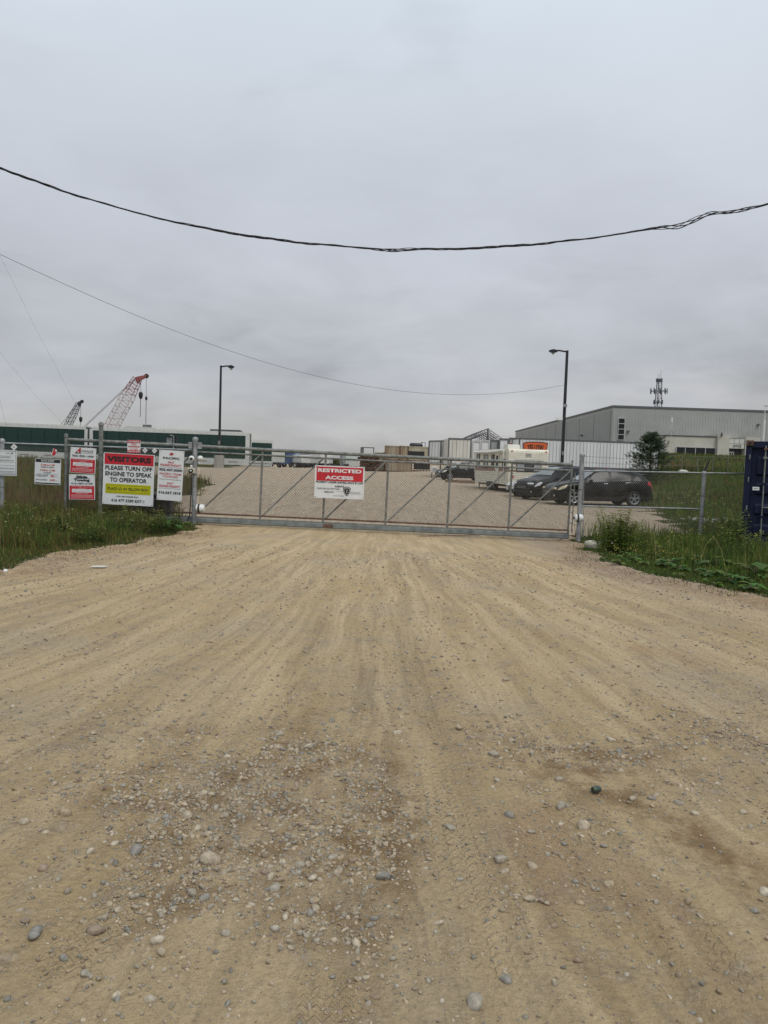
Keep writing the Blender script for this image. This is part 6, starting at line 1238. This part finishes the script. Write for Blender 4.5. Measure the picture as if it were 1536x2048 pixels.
def s_small(t, w, h, adv):
    band(t, 0, -h * .215, w * .95, h * .53, sign_r)
    if adv:
        b = MB(); b.prism([(-.16, -.02), (-.045, .105), (-.025, .105), (-.04, -.02), (-.075, -.02), (-.068, .02), (-.10, .02), (-.135, -.02)], -.011, -.008); o = b.build('logo_letter', red_p, t); o.location = (-w * .12 + .04, 0, h * .33)
        band(t, -w * .20, h * .285, w * .24, .018, black_p, -.0105, 'logo_bar'); text(t, 'DVANCE', w * .14, h * .37, h * .09, w * .52, black_p, bold=.0, slant=.2); text(t, 'TOWING', w * .16, h * .29, h * .028, w * .42, grey_p); text(t, '905-909-1999', 0, h * .17, h * .085, w * .84, black_p, bold=.01, slant=.15)
    else:
        text(t, 'Sibia', 0, h * .41, h * .10, w * .44, black_p, bold=.05); band(t, 0, h * .345, w * .62, .008, black_p, -.0105, 'rule'); text(t, 'Towing', 0, h * .265, h * .125, w * .60, black_p, bold=.05); text(t, '416-487-2100', 0, h * .14, h * .075, w * .84, black_p, bold=.01, slant=.15)
    text(t, 'OFFICE HOURS: 9 AM to 6 PM', 0, h * .005, h * .028, w * .78, sign_w); text(t, 'MON to FRI', 0, -h * .045, h * .028, w * .26, sign_w)
    band(t, 0, -h * .15, w * .76, h * .14, sign_w, -.009, 'white_box'); text(t, 'SAT: 9 AM to 12 PM', 0, -h * .12, h * .03, w * .54, grey_p); text(t, 'SUN BY APPOINTMENT ONLY', 0, -h * .175, h * .03, w * .68, red_p)
    text(t, 'TOWING & STORAGE', 0, -h * .265, h * .034, w * .48, sign_w); lines(t, [(-h * .325, .010), (-h * .375, .007), (-h * .42, .007)], 0, w * .82, sign_w)
sign('towing_sign', 'upper red and white towing sign with a slanting red letter', 166, 921, 51, 51, 19.8, 2.0, lambda t, w, h: s_small(t, w, h, True))
sign('towing_sign', 'lower red and white towing sign with heavy black lettering', 164, 974, 52, 50, 19.8, -.6, lambda t, w, h: s_small(t, w, h, False))
def s_rate(t, w, h):
    band(t, 0, h * .425, w * .95, h * .12, black_p); text(t, 'RATE SHEET', 0, h * .425, h * .07, w * .50, sign_w, bold=.02)
    text(t, '8 AM to 6 PM', 0, h * .27, h * .07, w * .52, mat('orange_print', (.60, .10, .04), .5), bold=.03); text(t, 'MONDAY - FRIDAY', 0, h * .18, h * .035, w * .50, black_p, bold=.04); text(t, '8 AM to 12 PM', 0, h * .06, h * .07, w * .56, MATS['orange_print'], bold=.03); text(t, 'SATURDAY', 0, -h * .035, h * .035, w * .30, black_p, bold=.04)
    band(t, 0, -h * .09, w * .8, .004, grey_p, nm='rule'); text(t, 'UNDER 6.5 METER', -w * .21, -h * .14, h * .04, w * .48, black_p, bold=.03); lines(t, [(-h * .195, .010)], -w * .19, w * .32, grey_p); text(t, '$85', w * .19, -h * .16, h * .08, w * .13, red_p, bold=.03); lines(t, [(-h * .18, .008)], w * .35, w * .14, grey_p)
    text(t, 'UPTO 6.5 METER', -w * .23, -h * .32, h * .045, w * .44, black_p, bold=.03); text(t, '$150', w * .20, -h * .32, h * .08, w * .18, red_p, bold=.03); lines(t, [(-h * .34, .008)], w * .37, w * .12, grey_p); band(t, 0, -h * .455, w * .95, h * .045, black_p)
sign('rate_board', 'small square rate board with black header and red prices', 95.5, 943.5, 52, 51, 19.8, 1.2, s_rate)
def s_perm(t, w, h):
    for a, c, ww, hh in ((0, .455, .95, .008), (0, -.455, .95, .008)): band(t, w * a, h * c, w * ww, hh, grey_p, nm='border_line')
    for x in (-.475, .475): band(t, w * x, 0, .008, h * .91, grey_p, nm='border_line')
    text(t, 'TRAILER SALES LTD.', w * .18, h * .10, h * .035, w * .50, black_p, bold=.02); lines(t, [(h * .26, .010), (h * .20, .010)], w * .12, w * .4, grey_p); lines(t, [(h * .03, .007), (-h * .10, .007), (-h * .20, .009), (-h * .24, .007), (-h * .33, .009), (-h * .37, .007), (-h * .42, .007)], w * .08, w * .72, grey_p)
    b = MB(); b.lathe([(0, -.003), (.022, -.003), (.022, 0), (0, 0)], (w * .36, -.008, h * .38), 'y', 10); b.build('seal', grey_p, t); lines(t, [(h * .375, .012)], w * .24, w * .12, grey_p)
sign('permit_board', 'white framed permit board cut by the left picture edge', 0, 925, 67, 51, 19.5, .4, s_perm)
def s_low(t, w, h):
    band(t, 0, h * .38, w * .98, h * .22, sign_r); text(t, 'LOW PRICES', 0, h * .38, h * .12, w * .84, sign_w, bold=.03); text(t, 'TRUCK', 0, h * .18, h * .11, w * .42, red_p, bold=.02); text(t, 'WINDSHIELDS', 0, h * .0, h * .13, w * .90, red_p, bold=.03); text(t, 'FLAT RUBBER', 0, -h * .19, h * .08, w * .62, red_p, bold=.01); band(t, 0, -h * .38, w * .98, h * .22, sign_r); text(t, '905-673-3300', 0, -h * .38, h * .12, w * .9, sign_w, bold=.02)
sign('windshield_sign', 'small red and white windshield sign on top of the visitor notice', 267.8, 893, 26, 25.5, 19.85, -.5, s_low)
def s_res(t, w, h):
    band(t, 0, h * .25, w * .94, h * .43, sign_r); text(t, 'RESTRICTED', -.004, h * .355, h * .115, w * .88, sign_w, bold=.045); text(t, 'ACCESS', -.01, h * .14, h * .115, w * .57, sign_w, bold=.045)
    text(t, 'PROPERTY UNDER SURVEILLANCE BY LIVE', 0, -h * .005, h * .058, w * .95, black_p, bold=.03); text(t, 'AGENTS', 0, -h * .125, h * .058, w * .19, black_p, bold=.03); text(t, 'POLICE WILL BE DISPATCHED', -w * .22, -h * .205, h * .045, w * .46, black_p, bold=.01); text(t, 'IMMEDIATELY', -w * .20, -h * .305, h * .045, w * .20, black_p, bold=.01); text(t, '416 477 5589', -w * .01, -h * .415, h * .035, w * .22, grey_p)
    sh = [(-.5, .32), (-.28, .42), (-.2, .5), (0, .44), (.2, .5), (.28, .42), (.5, .32), (.44, .05), (.42, -.1), (.22, -.36), (0, -.5), (-.22, -.36), (-.42, -.1), (-.44, .05)]
    sw, shh = w * .155, h * .30
    for k, mm, yy in ((1, black_p, -.009), (.84, sign_w, -.0105), (.74, black_p, -.012)): b = MB(); b.prism([(a * sw * k, c * shh * k) for a, c in sh], yy - .002, yy); o = b.build('badge', mm, t); o.location = (w * .155, 0, -h * .265)
    text(t, 'Z', w * .155, -h * .265, h * .07, w * .035, sign_w, y=-.0155); band(t, w * .155, -h * .19, w * .06, .006, sign_w, -.0145, 'badge_bar')
    text(t, 'LIVE SURVEILLANCE', w * .33, -h * .30, h * .024, w * .20, black_p, bold=.02); band(t, w * .33, -h * .34, w * .2, .003, black_p, nm='rule'); band(t, -w * .0, -h * .275, w * .15, .003, black_p, nm='rule')
sign('restricted_notice', 'red and white restricted access notice hanging on the gate', 679, 964.8, 99, 65, 20.38, .4, s_res)
# ================================================================== BLUE CONTAINER
cb = mat('container_navy', (.010, .014, .042), .65, .05, .2, 2.5, col2=(.006, .009, .026), spec=.25)
A = P(1492, 954, 19.0); t = thing('shipping_container', 'dark blue shipping container with lock rods at the right picture edge', 'container', (A.x, 19.0, P(1492, 881, 19.0).z - 2.6), R(-25)); W2, H2, L2 = 2.44, 2.6, 6.06
poly = [(0, 0.1), (W2, 0.1), (W2, L2)]; 
y_ = L2
while y_ > .3: poly += [(0, y_), (0, y_ - .09), (.04, y_ - .13), (.04, y_ - .22)]; y_ -= .28
b = MB(); b.prism(poly, .16, H2 - .06, 'z'); b.build('side_walls', cb, t)
b = MB(); b.box((W2 / 2, L2 / 2, H2 - .05), (W2, L2, .06)); b.build('roof', cb, t)
for x in (.03, W2 - .03): b = MB(); b.box((x, .05, H2 / 2), (.14, .16, H2 - .22)); b.build('corner_post', cb, t)
for z in (H2 - .09, .12): b = MB(); b.box((W2 / 2, .04, z), (W2 - .1, .14, .15)); b.build('door_header' if z > 1 else 'door_sill', cb, t)
for x in (.04, W2 - .04):
    for z in (H2 - .06, .06): b = MB(); b.box((x, .02, z), (.17, .18, .14), bev=.015); co = b.build('corner_casting', rusty, t); b = MB(); b.box((x, -.075, z), (.07, .02, .06), bev=.009); b.build('casting_hole', black_m, co)
for i in range(2):
    x0 = .10 + i * 1.13; b = MB(); 
    b.box((x0 + .555, .06, H2 / 2), (1.10, .04, H2 - .34)); d = b.build('door', cb, t)
    for zc_, hh in ((.42, .30), (.92, .30), (1.42, .32), (1.98, .5)):
        b = MB(); b.prism([(-.01, zc_ - hh / 2), (.035, zc_ - hh / 2 + .06), (.035, zc_ + hh / 2 - .06), (-.01, zc_ + hh / 2)], x0 + .14, x0 + .98, 'x'); V = [(v[0], .04 - v[1] if False else v[1], v[2]) for v in b.v]; b2 = MB(); b2.add([(v[0], .035 - v[1], v[2]) for v in b.v], b.f); b2.build('pressed_panel', cb, d)
    for xr_ in (.30, .82):
        b = MB(); b.tube([(x0 + xr_, -.045, .1), (x0 + xr_, -.045, H2 - .12)], .017, 10); ro = b.build('lock_rod', galv_d, d, True)
        for zz in (.2, .75, 1.55, H2 - .42): b = MB(); b.box((x0 + xr_, -.04, zz), (.09, .06, .06), bev=.01); b.build('rod_bracket', cb if zz < 2 else galv_d, ro)
        b = MB(); b.box((x0 + xr_, -.05, H2 - .2), (.08, .06, .05)); b.build('rod_cam', rusty, ro)
    for zz in (.35, .95, 1.65, 2.2): b = MB(); b.tube([(x0 - .045 if i == 0 else W2 - .06, -.04, zz - .06), (x0 - .045 if i == 0 else W2 - .06, -.04, zz + .06)], .016, 8); b.build('hinge', galv_d, d)
    for zz in (.98,): b = MB(); b.bar((x0 + .30, -.08, zz), (x0 + .62, -.08, zz + .01), .02, .03); b.build('lock_handle', galv_d, d)
def lxz(px, py):   # to local on door plane
    q = P(px, py, 19.0) - Vector(t.location); s_ = q.x / math.cos(R(25)); return s_, q.z
x_, z_ = .235, P(1510, 977, 19).z - t.location.z
b = MB(); b.box((x_, -.042, z_), (.15, .004, .085), bev=.0015); st_ = b.build('white_sticker', sign_w, t); lines(st_, [(z_ + .0, .016)], x_, .09, grey_p, -.046)
b = MB(); b.lathe([(0, -.046), (.06, -.046), (.06, -.042), (0, -.042)], (.565, 0, P(1534, 980, 19).z - t.location.z), 'y', 18); b.build('red_sticker', mat('sticker_red', (.5, .05, .06), .5), t); text(t, '8', .565, P(1534, 980, 19).z - t.location.z, .06, .045, sign_w, y=-.0475)
text(t, 'H', .58, P(1534, 932, 19).z - t.location.z, .12, .10, sign_w, y=-.045, bold=.02)
# ================================================================== OVERHEAD CABLES
def px_curve(pts, Y, n_=90):
    xs_ = np.linspace(pts[0][0], pts[-1][0], n_); co = np.polyfit([p[0] for p in pts], [p[1] for p in pts], min(3, len(pts) - 1)); return [(x, float(np.polyval(co, x))) for x in xs_]
t = thing('overhead_cable', 'thick twisted black cable bundle sagging across the whole sky', 'cable', (0, 0, 0)); YC = 15.0
base = [P(x, y, YC) for x, y in px_curve([(-260, 215), (0, 335), (200, 402), (400, 453), (600, 488), (790, 500), (1000, 494), (1200, 472), (1400, 437), (1536, 407), (1800, 330)], YC, 520)]
for s_ in range(4):
    pts = []
    for i, p in enumerate(base):
        u = i / 519 * 2060 - 260; loose = .010 + .016 * math.exp(-((u - 790) / 45) ** 2) + .03 * math.exp(-((u - 1370) / 55) ** 2) + .008 * math.sin(u * .013 + s_) + .012 * math.exp(-((u - 1480) / 25) ** 2); a = u * .055 + .8 * math.sin(u * .011) + s_ * 1.57
        bump = .065 * math.exp(-((u - 1420) / 28) ** 2) - .04 * math.exp(-((u - 1355) / 25) ** 2) - .03 * math.exp(-((u - 780) / 40) ** 2)
        pts.append(p + Vector((0, math.sin(a) * loose, math.cos(a) * loose * 1.1 + bump)))
    b = MB(); b.tube(pts, .0095 if s_ < 3 else .006, 6); b.build('cable_strand', cable_m, t, True, fix=False)
t = thing('service_wire', 'thin wire running from the upper left sky to the tall right lamp post', 'cable', (0, 0, 0)); pts = []
cv = px_curve([(-150, 436), (0, 512), (200, 600), (400, 679), (600, 742), (768, 778), (905, 791.5), (1000, 788), (1130, 768)], 0, 120)
for i, (x, y) in enumerate(cv): pts.append(P(x, y, 30 + 28 * i / 119))
b = MB(); b.tube(pts, .009, 5); b.build('wire_strand', cable_m, t, True, fix=False)
for i, (a_, c_, Ya) in enumerate((((-20, 470), (153, 812), 60), ((-10, 692), (128, 850), 62), ((-5, 780), (22, 880), 60))):
    t = thing('guy_wire', ['faint steep guy wire crossing the left sky to the small dark crane', 'faint guy wire lower in the left sky', 'short faint guy wire at the left picture edge'][i], 'cable', (0, 0, 0), group='faint guy wires in the left sky'); b = MB(); p0, p1 = P(*a_, Ya), P(*c_, Ya + 8); b.tube([p0, p0.lerp(p1, .5) + Vector((0, 0, -.25)), p1], .0055, 4); b.build('wire_strand', mat('wire_grey', (.12, .12, .13), .6), t, fix=False)
# litter by the left edge
q = ray_ground(198, 1136); t = thing('cardboard_scrap', 'flat pale scrap lying at the left road edge', 'litter', (q.x, q.y, q.z + .02), .2); b = MB(); b.prism([(-.11, -.05), (.08, -.06), (.12, .02), (.02, .06), (-.10, .04)], 0, .008, 'z'); b.build('scrap_sheet', beige_l, t)
q = ray_ground(11, 1146); t = thing('white_ball', 'small white round cap on the dirt at the left edge', 'litter', (q.x, q.y, q.z + .03)); b = MB(); b.lathe([(0, -.02), (.025, -.018), (.03, 0), (.02, .02), (0, .025)], (0, 0, 0), 'z', 12); b.build('cap', white_p, t, True)
